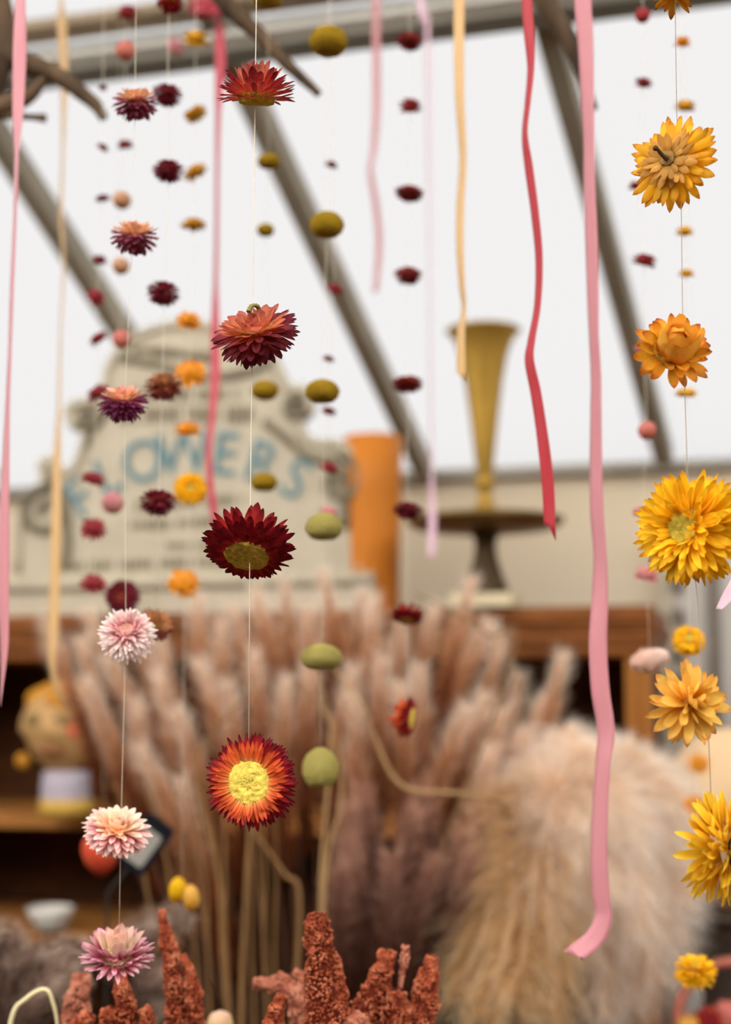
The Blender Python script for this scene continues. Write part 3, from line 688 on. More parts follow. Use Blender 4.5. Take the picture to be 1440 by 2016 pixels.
stalk('folded_straw', [(8, 2180), (22, 2010), (52, 1966), (88, 1948), (104, 1972), (114, 2030), (116, 2180)], 5, .9, plain('ivory_straw', '#dccfa0', .6, var=.08), 'pale ivory stem folded over in the lower left corner', cat='dried stem')
# curled grey mauve foxtails, lower left
m_fox = plume_mat('grey_foxtail', [(0, '#4e3c34'), (.35, '#7a6052'), (.8, '#bfa592')], .3)
def foxtail(pts, Y, label, n=1100, hl=.024, r=.012, mat=None):
    P = [at(x, y, Y) for x, y in pts]; q = [p-P[0] for p in catmull(P, 8)]
    root = empty('foxtail', P[0]); tag(root, label, 'dried grass', 'curled foxtails in the lower left')
    b = bmesh.new(); pa = q[int(len(q)*.3):]; core(b, pa, resample([.004, r, r, .002], len(pa))); hairs(b, rng, pa, n, r, hl, .0009, (15, 45), .1); obj('plume', b, mat or m_fox, root)
    b = bmesh.new(); tube(b, q[:int(len(q)*.3)+2], .002, 6); obj('stem', b, m_stem, root)
foxtail([(60, 2230), (20, 2050), (40, 1925), (110, 1880), (170, 1876)], 1.25, 'thick grey mauve foxtail arching right in the lower left corner')
foxtail([(40, 2230), (-10, 2060), (-20, 1930), (0, 1850), (28, 1868)], 1.2, 'grey foxtail curling at the left edge above the ivory stem')
foxtail([(90, 2230), (50, 2080), (70, 1985), (120, 1945), (150, 1950)], 1.18, 'dark foxtail behind the folded ivory stem')
foxtail([(330, 2230), (230, 1960), (240, 1870), (300, 1828), (370, 1800)], 1.35, 'grey foxtail leaning right behind the lowest pink flower')
foxtail([(300, 2230), (270, 2030), (290, 1950), (330, 1930), (300, 1990)], 1.3, 'pale foxtail between the lowest pink flower and the rust spike')

# ------------------------------------------------------------------ rust red amaranth
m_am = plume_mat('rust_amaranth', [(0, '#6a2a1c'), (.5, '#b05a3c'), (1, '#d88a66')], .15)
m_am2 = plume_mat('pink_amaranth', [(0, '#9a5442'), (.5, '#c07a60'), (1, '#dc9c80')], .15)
_t = bmesh.new(); bmesh.ops.create_icosphere(_t, subdivisions=1, radius=1); _t.verts.ensure_lookup_table()
ICV = [v.co.copy() for v in _t.verts]; ICF = [[v.index for v in f.verts] for f in _t.faces]; _t.free()
def spike(parent, P0, pts, Y, rpx, mat, name='flower_spike', dens=1.0):
    P = [at(x, y, Y) for x, y in pts]; q = [p-P0 for p in catmull(P, 10)]; kk = mpp(1900, Y)
    rad = [r*kk for r in resample(rpx, len(q))]
    b = bmesh.new(); tube(b, q, [r*.74 for r in rad], 10); b.verts.index_update()
    V = [v.co.copy() for v in b.verts]; F = [[v.index for v in f.verts] for f in b.faces]; UV = [(.2, .05)]*sum(len(f) for f in F); b.free()
    L = sum((q[i+1]-q[i]).length for i in range(len(q)-1)); n = min(int(dens*L*sum(rad)/len(rad)*2*PI/(2.8*kk)**2*.6), 2400)
    for _ in range(n):
        t = rng.random()*(len(q)-1); j = min(int(t), len(q)-2); p = q[j].lerp(q[j+1], t-j); r = rad[j]
        T = (q[j+1]-q[j]).normalized(); A = T.cross(Vector((.2, .9, .3))).normalized(); B = T.cross(A); a = rng.uniform(0, 2*PI)
        o = A*math.cos(a)+B*math.sin(a); s0 = p+o*r
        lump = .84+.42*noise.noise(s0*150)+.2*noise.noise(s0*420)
        c = p + o*r*lump; s = kk*rng.uniform(1.7, 3.4); u = rng.random(); vv = min(1, max(0, (lump-.55)*1.5)); i0 = len(V)  # deeper blobs get darker colour: shade of the gaps painted in
        R = Quaternion(o, rng.uniform(0, 3)); e = rng.uniform(.7, 1.5)
        V += [c + R @ Vector((w.x*s, w.y*s, w.z*s*e)) for w in ICV]
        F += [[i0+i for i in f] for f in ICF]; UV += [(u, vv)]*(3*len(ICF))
    me = bpy.data.meshes.new(name); me.from_pydata([tuple(v) for v in V], [], F); l = me.uv_layers.new(name='UVMap')
    l.data.foreach_set('uv', [x for uv in UV for x in uv]); me.polygons.foreach_set('use_smooth', [True]*len(F)); me.update()
    return link(name, me, mat, parent)
def amaranth(pts, Y, rpx, label, mat, sides=()):
    P = [at(x, y, Y) for x, y in pts]; root = empty('amaranth', P[0]); tag(root, label, 'amaranth', 'rust red amaranth spikes along the bottom')
    spike(root, P[0], pts, Y, rpx, mat)
    for sp_, r_ in sides: spike(root, P[0], sp_, Y, r_, mat)
    b = bmesh.new(); d = Vector((0, 0, -.18)); tube(b, [Vector((0, 0, 0)), d], .003, 6); obj('stem', b, m_stem, root)
amaranth([(352, 2080), (346, 1990), (338, 1900), (326, 1840), (319, 1792)], .86, [22, 24, 20, 12, 5], 'tall pointed rust amaranth spike right of the lowest pink flower', m_am, [([(372, 2080), (384, 1990), (376, 1930), (360, 1880)], [18, 20, 14, 7])])
amaranth([(640, 2090), (640, 2000), (636, 1920), (628, 1850), (622, 1800)], .8, [48, 46, 38, 30, 24], 'thick blunt rust amaranth spike standing in front of the dark plumes', m_am, [([(676, 2080), (670, 1980), (662, 1890)], [22, 20, 10])])
amaranth([(560, 2080), (540, 2020), (545, 1985), (556, 1960)], .8, [26, 22, 16, 10], 'short rust amaranth spike at the left foot of the thick blunt one', m_am)
amaranth([(590, 2080), (590, 1990), (560, 1945), (500, 1936)], .9, [20, 22, 18, 10], 'pinkish amaranth spikes lying left of the thick blunt one', m_am2, [([(600, 1990), (580, 1950), (545, 1920)], [16, 16, 10]), ([(590, 1970), (600, 1930), (580, 1912)], [14, 12, 8])])
amaranth([(700, 2080), (724, 1990), (752, 1920), (764, 1872)], .84, [34, 34, 26, 14], 'broad rust amaranth spike leaning right of the thick blunt one', m_am, [([(770, 2080), (776, 1990), (780, 1950)], [22, 26, 18])])
amaranth([(782, 2000), (790, 1930), (796, 1895), (800, 1862)], .84, [3, 4, 9, 8], 'thin pinkish amaranth sprig with small knobbed top', m_am2)
amaranth([(826, 2080), (834, 1990), (842, 1930), (852, 1884)], .84, [24, 28, 24, 13], 'rust amaranth spike farthest to the right along the bottom', m_am, [([(790, 2070), (800, 2000), (850, 1968)], [16, 14, 9])])
amaranth([(740, 2090), (700, 2020), (690, 1998)], .8, [34, 30, 18], 'low rust amaranth tuft between the thick and the leaning spikes', m_am2)
amaranth([(250, 2090), (248, 2000), (240, 1940), (234, 1916)], .82, [30, 24, 16, 10], 'rust amaranth spike directly under the lowest pink flower', m_am, [([(270, 2080), (290, 2010), (280, 1985)], [24, 18, 10]), ([(210, 2080), (210, 2010), (222, 1985)], [22, 18, 10])])
amaranth([(150, 2090), (145, 2010), (158, 1950), (160, 1918)], .9, [30, 30, 26, 16], 'pinkish rust amaranth spike left of the lowest pink flower', m_am2)
amaranth([(130, 2090), (150, 2030), (180, 2000)], .86, [24, 22, 14], 'low rust amaranth tuft at the lower left', m_am)
for nm, px, Y, lb in (('earthen_jug', 250, .88, 'brown jug holding the left amaranth'), ('earthen_jug', 690, .86, 'brown jug holding the middle amaranth')):
    p = at(px, 2090, Y); h = p.z - TABZ - .02
    bm = bmesh.new(); lathe(bm, [(0, 0), (.04, 0), (.055, h*.3), (.05, h*.7), (.04, h), (.036, h), (.045, h*.7), (.05, h*.3), (.036, .008), (0, .008)], 32)
    tag(obj(nm, bm, plain('jug_glaze', '#6b4e3c', .5), None, (p.x, p.y, TABZ)), lb, 'jug')
# ------------------------------------------------------------------ palettes
palette('scarlet', [(0, '#e58a4a'), (.35, '#c9523a'), (.7, '#9c3030'), (1, '#561622')], [(0, '#f8c496'), (.5, '#e08a68'), (1, '#a04440')], '#c8a838', .5)
palette('maroon', [(0, '#d4683e'), (.3, '#b04a44'), (.7, '#86323b'), (1, '#481722')], [(0, '#f4b062'), (.4, '#e08a5c'), (1, '#ac5450')], '#b07a38', .4)
palette('crimson', [(0, '#c23a2c'), (.4, '#a01f26'), (.75, '#7e141d'), (1, '#3d0a13')], [(0, '#ee8a64'), (.45, '#c83a34'), (1, '#60101a')], '#ccb04a', .4)
palette('flame', [(0, '#d8582e'), (.4, '#b82a26'), (.75, '#8e1a22'), (1, '#4e0c18')], [(0, '#f6b868'), (.45, '#e8783a'), (1, '#c83c28')], '#e2c656')
palette('sun', [(0, '#d98a10'), (.4, '#eeb31e'), (.8, '#eaa822'), (1, '#b86a1c')], [(0, '#b07a2a'), (.5, '#cf9a4a'), (1, '#c08a3c')], '#8a6a3a')
palette('amber', [(0, '#e09a1c'), (.5, '#eeae30'), (.8, '#dd8c2c'), (1, '#8f3a18')], [(0, '#e2961e'), (.5, '#f5bc4c'), (1, '#e0962c')], '#a87820')
palette('yellow', [(0, '#e3a40c'), (.4, '#f2c01c'), (.8, '#f5c522'), (1, '#d0801c')], [(0, '#e8b00c'), (.5, '#fccb28'), (1, '#f8c424')], '#b8a238')
palette('straw', [(0, '#d8922a'), (.4, '#f0ba4c'), (.8, '#f2c05c'), (1, '#d88a40')], [(0, '#e2a02a'), (.5, '#f8cc5a'), (1, '#f5c460')], '#c08a30')
palette('lemon', [(0, '#d8a010'), (.4, '#f6c830'), (1, '#f8d040')], [(0, '#9a5a20'), (.4, '#eab428'), (1, '#f0c850')], '#4a2a1a')
palette('dustypink', [(0, '#c98a86'), (.4, '#b2606c'), (.8, '#93445a'), (1, '#6a2c40')], [(0, '#e8a860'), (.5, '#f0c090'), (1, '#dba080')], '#c98a40')
palette('plum', [(0, '#b96a80'), (.4, '#9a486a'), (.8, '#803558'), (1, '#5a2240')], [(0, '#e8a050'), (.5, '#f2bc8a'), (1, '#e0a0a0')], '#d09040')
palette('blush', [(0, '#d88a90'), (.35, '#ecc0bc'), (.75, '#f6e4dc'), (1, '#f8ece2')], [(0, '#c87078'), (.4, '#e0a0a0'), (1, '#f6e6e0')], '#c89080')
palette('rosecream', [(0, '#c86470'), (.4, '#e0949a'), (.75, '#f2c8c0'), (1, '#f8dcd0')], [(0, '#f0b080'), (.5, '#fad8b8'), (1, '#fae4d0')], '#e8b070')
palette('orchid', [(0, '#b04a64'), (.4, '#cc6e88'), (.75, '#ecbcc0'), (1, '#dc98aa')], [(0, '#f4dcb0'), (.45, '#f6e4cc'), (1, '#f2b8a4')], '#e8c890')
palette('wine', [(0, '#b85450'), (.4, '#98363f'), (.8, '#7a2836'), (1, '#441522')], [(0, '#c06048'), (.5, '#963440'), (1, '#6a1e2c')], '#8a3a2a')
palette('russet', [(0, '#d09058'), (.4, '#b06448'), (.8, '#8a4038'), (1, '#5e2828')], [(0, '#dcae68'), (.5, '#cf9a66'), (1, '#a86a50')], '#b08a50')
palette('brick', [(0, '#c05a48'), (.4, '#a43a3a'), (.8, '#8a2830'), (1, '#5a1820')], [(0, '#d08050'), (.5, '#c05848'), (1, '#983840')], '#a87830')
palette('goldsmall', [(0, '#b88a1c'), (.5, '#d9a62a'), (1, '#d8a030')], [(0, '#b8801c'), (.5, '#d8a028'), (1, '#c89020')], '#9a7418', .15)
palette('orangegold', [(0, '#d8881c'), (.5, '#e8a028'), (1, '#e09030')], [(0, '#c86a20'), (.5, '#dc8428'), (1, '#d07828')], '#b06018', .2)
palette('tan', [(0, '#c89468'), (.5, '#cfa078'), (1, '#c89070')], [(0, '#c89468'), (.5, '#c89870'), (1, '#c08868')], '#b88860')
palette('coralbud', [(0, '#d88a68'), (.5, '#d68070'), (1, '#d88078')], [(0, '#d88a68'), (.5, '#dc8a70'), (1, '#d88078')], '#c87858')
palette('pinkbud', [(0, '#e0a8a0'), (.5, '#e09a98'), (1, '#dc8a90')], [(0, '#e0a890'), (.5, '#e09080'), (1, '#dc8078')], '#d08878')
palette('redbud', [(0, '#a84840'), (.5, '#a03438'), (1, '#7c2830')], [(0, '#b05040'), (.5, '#a83a38'), (1, '#882c34')], '#a04838', .15)
palette('paleyellow', [(0, '#e0b860'), (.5, '#ecd08a'), (1, '#eec0b0')], [(0, '#e0b860'), (.5, '#ecd08a'), (1, '#eec8b8')], '#e0c070')
m_ball = plain('craspedia_yellow', '#edb92c', .85, var=.25, scale=160, bump=1, bscale=700)
m_ball2 = plain('craspedia_pale', '#ffe680', .85, var=.08, scale=160, bump=1, bscale=700)
m_thread = plain('linen_thread', '#d9cdb8', .7, var=.05)
TZ = 2.5                                            # height of the hanging rack above the picture
LOCAL_STEM = plain('dry_brown_stem', '#5e4a34', .7, var=.2)
m_green = plain('olive_stem', '#7d7440', .7, var=.25, scale=200)
rng = random.Random(21)

def strawflower(kind, px, py, w, Y, axis, pal, label, group, seed=1, name='strawflower', cat='flower', squash=1.0, small=False):
    k = mpp(py, Y); r = empty(name, at(px, py, Y)); r.rotation_mode = 'QUATERNION'
    a = Vector(axis).normalized(); r.rotation_quaternion = Vector((0, 0, 1)).rotation_difference(a) @ Quaternion((0, 0, 1), seed*1.7+px)
    w *= 1.3 if w < 46 else (1.1 if w < 64 else 1); s = w*.5*k/.97; r.scale = (s, s, s*squash)
    tag(r, label, cat, group)
    mo, mi, md = PAL[pal]
    for part, me in flower_meshes(kind, seed).items():
        link(part, me, [{'outer_bracts': mo, 'inner_bracts': mi, 'seed_head': mo}.get(part, md)], r)
    return r
def craspedia_mesh():
    b = bmesh.new(); bmesh.ops.create_icosphere(b, subdivisions=5, radius=1); rg = random.Random(5)
    for v in b.verts:
        d = 1 + .05*rg.uniform(-1, 1) + .03*noise.noise(v.co*9); v.co *= d
        if v.co.z < -.86: v.co.z = -.86 - (v.co.z+.86)*.6
    return mesh(b, 'craspedia')
CME = craspedia_mesh()
def ball(px, py, w, h, Y, label, group, mat, tilt=0, name='craspedia_head'):
    k = mpp(py, Y); o = link(name, CME, [mat], None, at(px, py, Y)); o.scale = (w*.5*k, w*.5*k, h*.5*k); o.rotation_euler = (0, tilt, rng.uniform(0, 6))
    tag(o, label, 'dried flower', group); return o
def thread(pts, Y, label, rad=.00022, top=True, mat=None):
    P = [at(x, y, Y) for x, y in pts]
    up = P[0].copy(); up.z = TZ
    Q = ([up] if top else []) + P; root = Q[0]; b = bmesh.new(); tube(b, [p-root for p in Q], rad, 6)
    return tag(obj('hanging_thread', b, mat or m_thread, None, root), label, 'thread', 'threads of the dried flower garlands')
def nth(i): return ORD[i]

# S1: the sharp central thread
G1 = 'red strawflowers on the sharp centre thread'
Y = .65
f = strawflower('cup', 506, 165, 150, Y, (.03, -.34, 1), 'scarlet', 'coppery red strawflower side on above its yellow base, top of the sharp centre thread', G1, 1)
f = strawflower('dome', 503, 655, 176, Y, (-.22, -.62, .85), 'maroon', 'maroon domed strawflower with peach heart, second on the sharp centre thread', G1, 2, squash=.78)
b = bmesh.new(); q = catmull([(-.42, -.30, .34), (-.34, -.24, .58), (-.18, -.2, .66), (-.02, -.1, .60)], 8); tube(b, q, [.05+.012*math.sin(i*2.1) for i in range(len(q))], 8)
o = obj('stem_stub', b, m_green, f); tag(o, 'short twisted olive green stem stub')
f = strawflower('under', 488, 1085, 192, Y, (.10, .52, .85), 'crimson', 'deep crimson strawflower seen from below with pale yellow disc, third on the sharp centre thread', G1, 3)
f = strawflower('face', 492, 1540, 182, Y, (-.20, -1, .0), 'flame', 'flame red strawflower facing out with broad yellow disc, lowest on sharp centre thread', G1, 4)
thread([(505, 0), (503, 165), (497, 655), (492, 1085), (490, 1480)], Y, 'fine pale thread carrying the sharp red flowers at the centre', .00024)

# S2: pink thread
G2 = 'pink strawflowers on the left thread'; Y = .76; T = 'on the pink flower thread at left'
strawflower('dome', 268, 200, 94, Y, (-.05, -.42, 1), 'dustypink', 'dusty pink strawflower with straw coloured top, uppermost ' + T, G2, 5)
strawflower('dome', 264, 464, 96, Y, (.04, -.42, 1), 'dustypink', 'rosy brown strawflower with peach crown, second ' + T, G2, 6)
strawflower('dome', 243, 790, 102, Y, (0, -.4, 1), 'plum', 'plum purple strawflower with orange crown, third ' + T, G2, 7)
strawflower('gold', 249, 1243, 112, Y, (.02, -.75, .55), 'blush', 'pale blush strawflower with pink centre, fourth ' + T, G2, 8)
strawflower('dome', 230, 1634, 136, Y, (.22, -.45, .85), 'rosecream', 'fluffy rose cream strawflower by the black edged tag ' + T, G2, 9, squash=.8)
strawflower('cup', 231, 1868, 142, Y, (.06, -.32, 1), 'orchid', 'orchid pink strawflower with cream heart, lowest ' + T, G2, 10)
thread([(268, 0), (266, 200), (262, 464), (245, 790), (248, 1243), (238, 1634), (234, 1868)], Y, 'fine thread carrying the pink flowers at left', .00014)

# S3: dark red thread
G3 = 'dark red strawflowers on the thread left of the coral ribbon'; Y = .9; T = 'on the wine red thread'
for i, (kind, px, py, w, ax, pal, d) in enumerate([
 ('dome', 335, 4, 42, (0, -.2, 1), 'flame', 'orange red strawflower cut by the top edge, first'),
 ('dome', 330, 184, 58, (.2, -.3, 1), 'wine', 'small wine red strawflower with one raised bract, second'),
 ('dome', 332, 333, 60, (.1, -.3, 1), 'wine', 'dark wine strawflower, third'),
 ('dome', 322, 574, 70, (.15, -.2, 1), 'wine', 'wine strawflower with reddish crown, fourth'),
 ('dome', 322, 757, 80, (0, -.3, 1), 'russet', 'russet and tan strawflower, fifth'),
 ('dome', 312, 985, 76, (.05, -.2, 1), 'wine', 'nearly black wine strawflower over the sign, sixth'),
 ('dome', 308, 1228, 72, (.5, -.6, .6), 'russet', 'faded tan strawflower tucked behind the pale blush one, lowest')]):
    strawflower(kind, px, py, w, Y, ax, pal, f'{d} {T}', G3, 11+i)
thread([(333, 0), (330, 184), (332, 333), (324, 574), (320, 757), (312, 985), (308, 1228)], Y, 'fine thread carrying the wine red flowers left of the coral ribbon', .0002)

# S4: yellow thread beside the coral ribbon
G4 = 'yellow strawflowers beside the coral ribbon'; Y = 1.08; T = 'on the yellow thread by the coral ribbon'
for i, (kind, px, py, w, sq, ax, pal, d) in enumerate([
 ('small', 385, 76, 44, 1, (0, -.4, 1), 'goldsmall', 'gold strawflower over the grey beam, first'),
 ('small', 384, 224, 40, .6, (-.5, .1, .9), 'goldsmall', 'small tilted gold strawflower, second'),
 ('small', 384, 338, 44, .6, (-.5, -.1, .9), 'goldsmall', 'tilted gold strawflower beside a wine one, third'),
 ('small', 382, 441, 42, .7, (0, -.1, 1), 'goldsmall', 'flat gold strawflower against the white roof, fourth'),
 ('small', 373, 630, 50, 1, (.2, -.5, .8), 'orangegold', 'orange gold strawflower at sign tip, fifth'),
 ('small', 376, 733, 62, 1, (.1, -.7, .7), 'orangegold', 'bright orange strawflower, sixth'),
 ('small', 369, 845, 54, .8, (0, -.3, 1), 'orangegold', 'orange strawflower over the FLOWERS lettering, seventh'),
 ('gold', 375, 960, 60, 1, (.1, -1, .2), 'yellow', 'yellow strawflower facing forward with dark centre, eighth'),
 ('small', 363, 1146, 62, 1, (.3, -.6, .7), 'orangegold', 'orange yellow strawflower low over the sign, ninth'),
 ]):
    strawflower(kind, px, py, w, Y, ax, pal, f'{d} {T}', G4, 31+i, squash=sq)
strawflower('bud', 350, 1752, 46, Y, (.15, -.3, 1), 'yellow', 'yellow closed bud, left one of the pair above the rust spike', 'pair of yellow buds', 5, 'dried_bud', squash=1.25)
strawflower('bud', 376, 1768, 46, Y, (-.1, -.3, 1), 'straw', 'orange yellow closed bud, right one of the pair above the rust spike', 'pair of yellow buds', 6, 'dried_bud', squash=1.25)
thread([(386, 0), (384, 224), (383, 338), (378, 560), (374, 733), (370, 845), (374, 960), (364, 1146), (360, 1500), (358, 1752)], Y, 'fine thread carrying the yellow flowers beside the coral ribbon', .0002)

# S5: blurred tan and pink thread
G5 = 'blurred tan and pink buds behind the pink flowers'; Y = 1.15; T = 'on the blurred thread behind the pink flowers'
for i, (kind, px, py, w, sq, ax, pal, d) in enumerate([
 ('small', 251, 24, 38, 1, (0, -.4, 1), 'redbud', 'dark rosy strawflower over the brown bar, first'),
 ('bud', 247, 100, 44, .8, (0, -.2, 1), 'coralbud', 'coral tan bud over the grey beam, second'),
 ('small', 247, 284, 28, .8, (0, -.2, 1), 'redbud', 'tiny dark red strawflower, third'),
 ('bud', 240, 394, 42, .75, (.6, -.2, .8), 'tan', 'tan bud with a dark stalk, fourth'),
 ('bud', 238, 524, 46, .75, (.4, -.2, .8), 'tan', 'rounded tan bud, fifth'),
 ('bud', 239, 668, 48, .8, (0, -.4, 1), 'coralbud', 'coral orange bud at sign corner, sixth'),
 ('bud', 222, 990, 58, .8, (-.25, -.2, 1), 'pinkbud', 'long salmon bud before the sign, seventh'),
 ('gold', 240, 1174, 62, 1, (0, -1, .1), 'wine', 'round wine strawflower facing forward, eighth'),
 ]):
    strawflower(kind, px, py, w, Y, ax, pal, f'{d} {T}', G5, 51+i, 'dried_bud' if kind == 'bud' else 'strawflower', squash=sq)
thread([(250, 0), (247, 100), (246, 284), (240, 394), (238, 524), (238, 668), (230, 860), (222, 990), (240, 1174)], Y, 'blurred thread carrying the tan and pink buds at left', .0002)

# S6: far left tiny red thread
G6 = 'small dark red buds on the far left thread'; Y = 1.12; T = 'on the far left dark red thread'
for i, (kind, px, py, w, sq, ax, pal, d) in enumerate([
 ('small', 203, 172, 16, 1, (0, -.2, 1), 'wine', 'tiniest dark bud under the grey beam, first'),
 ('small', 203, 290, 22, .8, (.5, -.2, .8), 'wine', 'tiny dark bud, second'),
 ('small', 202, 390, 26, .7, (-.2, -.2, 1), 'wine', 'tiny dark bud beside the tan stalked bud, third'),
 ('small', 196, 512, 26, 1, (.2, -.4, 1), 'wine', 'round dark bud beside the tan bud, fourth'),
 ('small', 190, 584, 34, 1, (.7, -.4, .6), 'redbud', 'red strawflower over the left rafter, fifth'),
 ('small', 193, 666, 36, .7, (-.6, -.2, .8), 'redbud', 'dark red tilted strawflower by coral bud, sixth'),
 ('small', 192, 772, 42, .8, (-.5, -.3, .8), 'redbud', 'dark red strawflower left of the plum one, seventh'),
 ('small', 184, 942, 52, .75, (.3, -.3, 1), 'redbud', 'red strawflower on the left of the lettering, eighth'),
 ('small', 184, 1040, 44, 1, (0, -.6, .8), 'redbud', 'brick red rounded strawflower, ninth'),
 ('small', 184, 1148, 42, .9, (.2, -.5, .8), 'redbud', 'red strawflower near the foot of the sign, tenth'),
 ]):
    strawflower(kind, px, py, w, Y, ax, pal, f'{d} {T}', G6, 61+i, squash=sq)
thread([(204, 60), (203, 172), (203, 290), (202, 390), (196, 512), (191, 584), (193, 666), (190, 772), (184, 942), (184, 1040), (184, 1148)], Y, 'blurred thread carrying the dark red buds at far left', .0002)

# S7: craspedia balls
G7 = 'large yellow balls right of the centre thread'; Y = .93; T = 'on the thread of large yellow balls'
for i, (px, py, w, h, d, mt) in enumerate([(647, 82, 74, 58, 'olive yellow ball under the grey beam, first', m_ball), (644, 443, 66, 52, 'olive yellow ball over the rafter, second', m_ball), (635, 771, 66, 48, 'flattened yellow ball right of the sign crest, third', m_ball),
     (638, 1038, 72, 56, 'yellow ball beside the sign shoulder, fourth', m_ball2), (633, 1295, 80, 54, 'pale yellow oval ball before the plumes, fifth', m_ball2), (631, 1513, 70, 80, 'pale yellow round ball beside flame flower, lowest', m_ball2)]):
    ball(px, py, w, h, Y, f'{d} {T}', G7, mt)
thread([(648, 0), (647, 82), (644, 443), (636, 771), (638, 1038), (633, 1295), (631, 1513)], Y, 'fine thread carrying the large yellow balls', .00018)
# S8: small yellow balls
G8 = 'small yellow balls just right of the centre thread'; Y = 1.14; T = 'on the small yellow ball thread'
for i, (px, py, w, h, d) in enumerate([(527, 0, 56, 32, 'small yellow ball cut by the top edge'), (529, 318, 44, 30, 'small olive ball beside the rafter, second'), (523, 453, 34, 26, 'smallest olive ball on white, third'), (522, 769, 54, 40, 'small yellow ball over the sign crest, fourth'), (520, 950, 52, 38, 'small yellow ball over the lettering, lowest')]):
    ball(px, py, w, h, Y, f'{d} {T}', G8, m_ball)
thread([(528, 0), (529, 318), (523, 453), (522, 769), (520, 950)], Y, 'blurred thread carrying the small yellow balls', .00018)
# S9: tiny dark buds behind the balls
G9 = 'tiny dark buds behind the large yellow balls'; Y = 1.12; T = 'on the faint thread behind the large balls'
for i, (px, py, w, d, pal) in enumerate([(653, 324, 24, 'tiny dark purple bud, first', 'wine'), (660, 569, 34, 'dark red bud against the rafter, second', 'redbud'), (647, 706, 22, 'tiny dark bud over white, third', 'wine'), (648, 809, 28, 'flat dark bud under a ball, fourth', 'wine'), (648, 920, 36, 'dusty red bud on sign shoulder, fifth', 'redbud'), (648, 1008, 34, 'pinkish bud behind a yellow ball, lowest', 'pinkbud')]):
    strawflower('small', px, py, w, Y, (.3, -.3, 1), pal, f'{d} {T}', G9, 71+i, squash=.8)
thread([(652, 0), (653, 324), (658, 569), (647, 706), (648, 809), (648, 1008)], Y, 'faint thread carrying the tiny dark buds', .00018)
# S10: red flowers left of the brass vase
G10 = 'brick red strawflowers left of the brass vase'; Y = 1.06; T = 'on the brick red thread'
for i, (kind, px, py, w, sq, ax, pal, d) in enumerate([
 ('dome', 807, 80, 52, .8, (.1, -.2, 1), 'brick', 'brick red strawflower below the grey beam, first'),
 ('small', 808, 208, 46, 1, (0, -.3, 1), 'brick', 'small rusty red strawflower, second'),
 ('dome', 807, 379, 56, .7, (.1, -.1, 1), 'brick', 'flat brick red strawflower, third'),
 ('dome', 804, 540, 54, .85, (0, -.2, 1), 'brick', 'brick red strawflower over the rafter gap, fourth'),
 ('dome', 803, 754, 62, .7, (0, -.1, 1), 'brick', 'brick red strawflower with spiky crown, fifth'),
 ('dome', 803, 1003, 64, .8, (.1, -.1, 1), 'wine', 'dark wine strawflower over the orange vase edge, sixth'),
 ('under', 802, 1217, 68, 1, (.1, .25, 1), 'crimson', 'dark red strawflower with yellow underside at the plume tips, seventh'),
 ('under', 806, 1413, 86, 1, (-.9, .25, .15), 'flame', 'red strawflower turned sideways showing its orange back, lowest')]):
    strawflower(kind, px, py, w, Y, ax, pal, f'{d} {T}', G10, 81+i, squash=sq)
thread([(807, 0), (808, 208), (807, 379), (804, 540), (803, 754), (803, 1003), (802, 1217), (803, 1413)], Y, 'fine thread carrying the brick red flowers', .0002)

# S12: sharp yellow flowers at right
G12 = 'large yellow strawflowers on the right thread'; Y = .61; T = 'on the right hand yellow thread'
strawflower('star', 1328, -22, 100, Y, (.1, .2, 1), 'amber', 'golden strawflower cut by the top edge, first ' + T, G12, 1)
f = strawflower('back', 1322, 318, 186, Y, (.62, .78, -.05), 'sun', 'golden strawflower seen from behind with brown stem stub, second ' + T, G12, 2)
b = bmesh.new(); q = catmull([(0, 0, -.1), (.03, .02, -.4), (.1, .0, -.85), (.16, .05, -.95)], 6); tube(b, q, resample([.07, .045, .035, .06], len(q)), 8); tag(obj('stem_stub', b, LOCAL_STEM, f), 'dark brown dried stem stub')
strawflower('bulb', 1330, 683, 158, Y, (.12, -.92, .32), 'amber', 'amber strawflower with closed rounded heart and burnt tips, third ' + T, G12, 3)
strawflower('gold', 1350, 1040, 224, Y, (-.68, -.73, -.02), 'yellow', 'largest yellow strawflower with green centre, fourth ' + T, G12, 4)
strawflower('star', 1362, 1385, 172, Y, (.45, -.8, .1), 'straw', 'loose star shaped pale orange strawflower, fifth ' + T, G12, 5)
strawflower('gold', 1442, 1672, 214, Y, (.86, -.5, -.05), 'lemon', 'lemon yellow strawflower cut by the right edge, lowest ' + T, G12, 6)
thread([(1330, 0), (1333, 220), (1342, 410), (1345, 640), (1350, 800), (1356, 1000), (1376, 1200), (1382, 1320), (1396, 1460), (1402, 1600)], Y, 'fine thread carrying the large yellow flowers at right', .00018, mat=plain('brown_thread', '#9a8a72', .7))
# S13: small gold thread behind
G13 = 'small gold flowers behind the right yellow flowers'; Y = .96; T = 'on the blurred gold thread at right'
for i, (kind, px, py, w, sq, pal, d) in enumerate([('small', 1345, 82, 28, 1, 'orangegold', 'small rusty gold bud, first'), ('small', 1349, 208, 34, .9, 'goldsmall', 'small gold bud above the golden flower, second'), ('small', 1349, 455, 30, .9, 'goldsmall', 'small gold bud below the golden flower, third'), ('small', 1352, 538, 28, .8, 'goldsmall', 'flat brown gold bud above the amber flower, fourth'), ('small', 1352, 773, 40, .6, 'goldsmall', 'flat gold flower below the amber one, fifth'), ('gold', 1358, 1258, 66, .9, 'yellow', 'yellow blurred flower beside the white door, sixth'), ('gold', 1371, 1905, 84, .9, 'yellow', 'flat yellow flower above the red hoop, lowest')]):
    strawflower(kind, px, py, w, Y, (0, -.35, 1) if i != 5 else (-.1, -.8, .5), pal, f'{d} {T}', G13, 101+i, squash=sq)
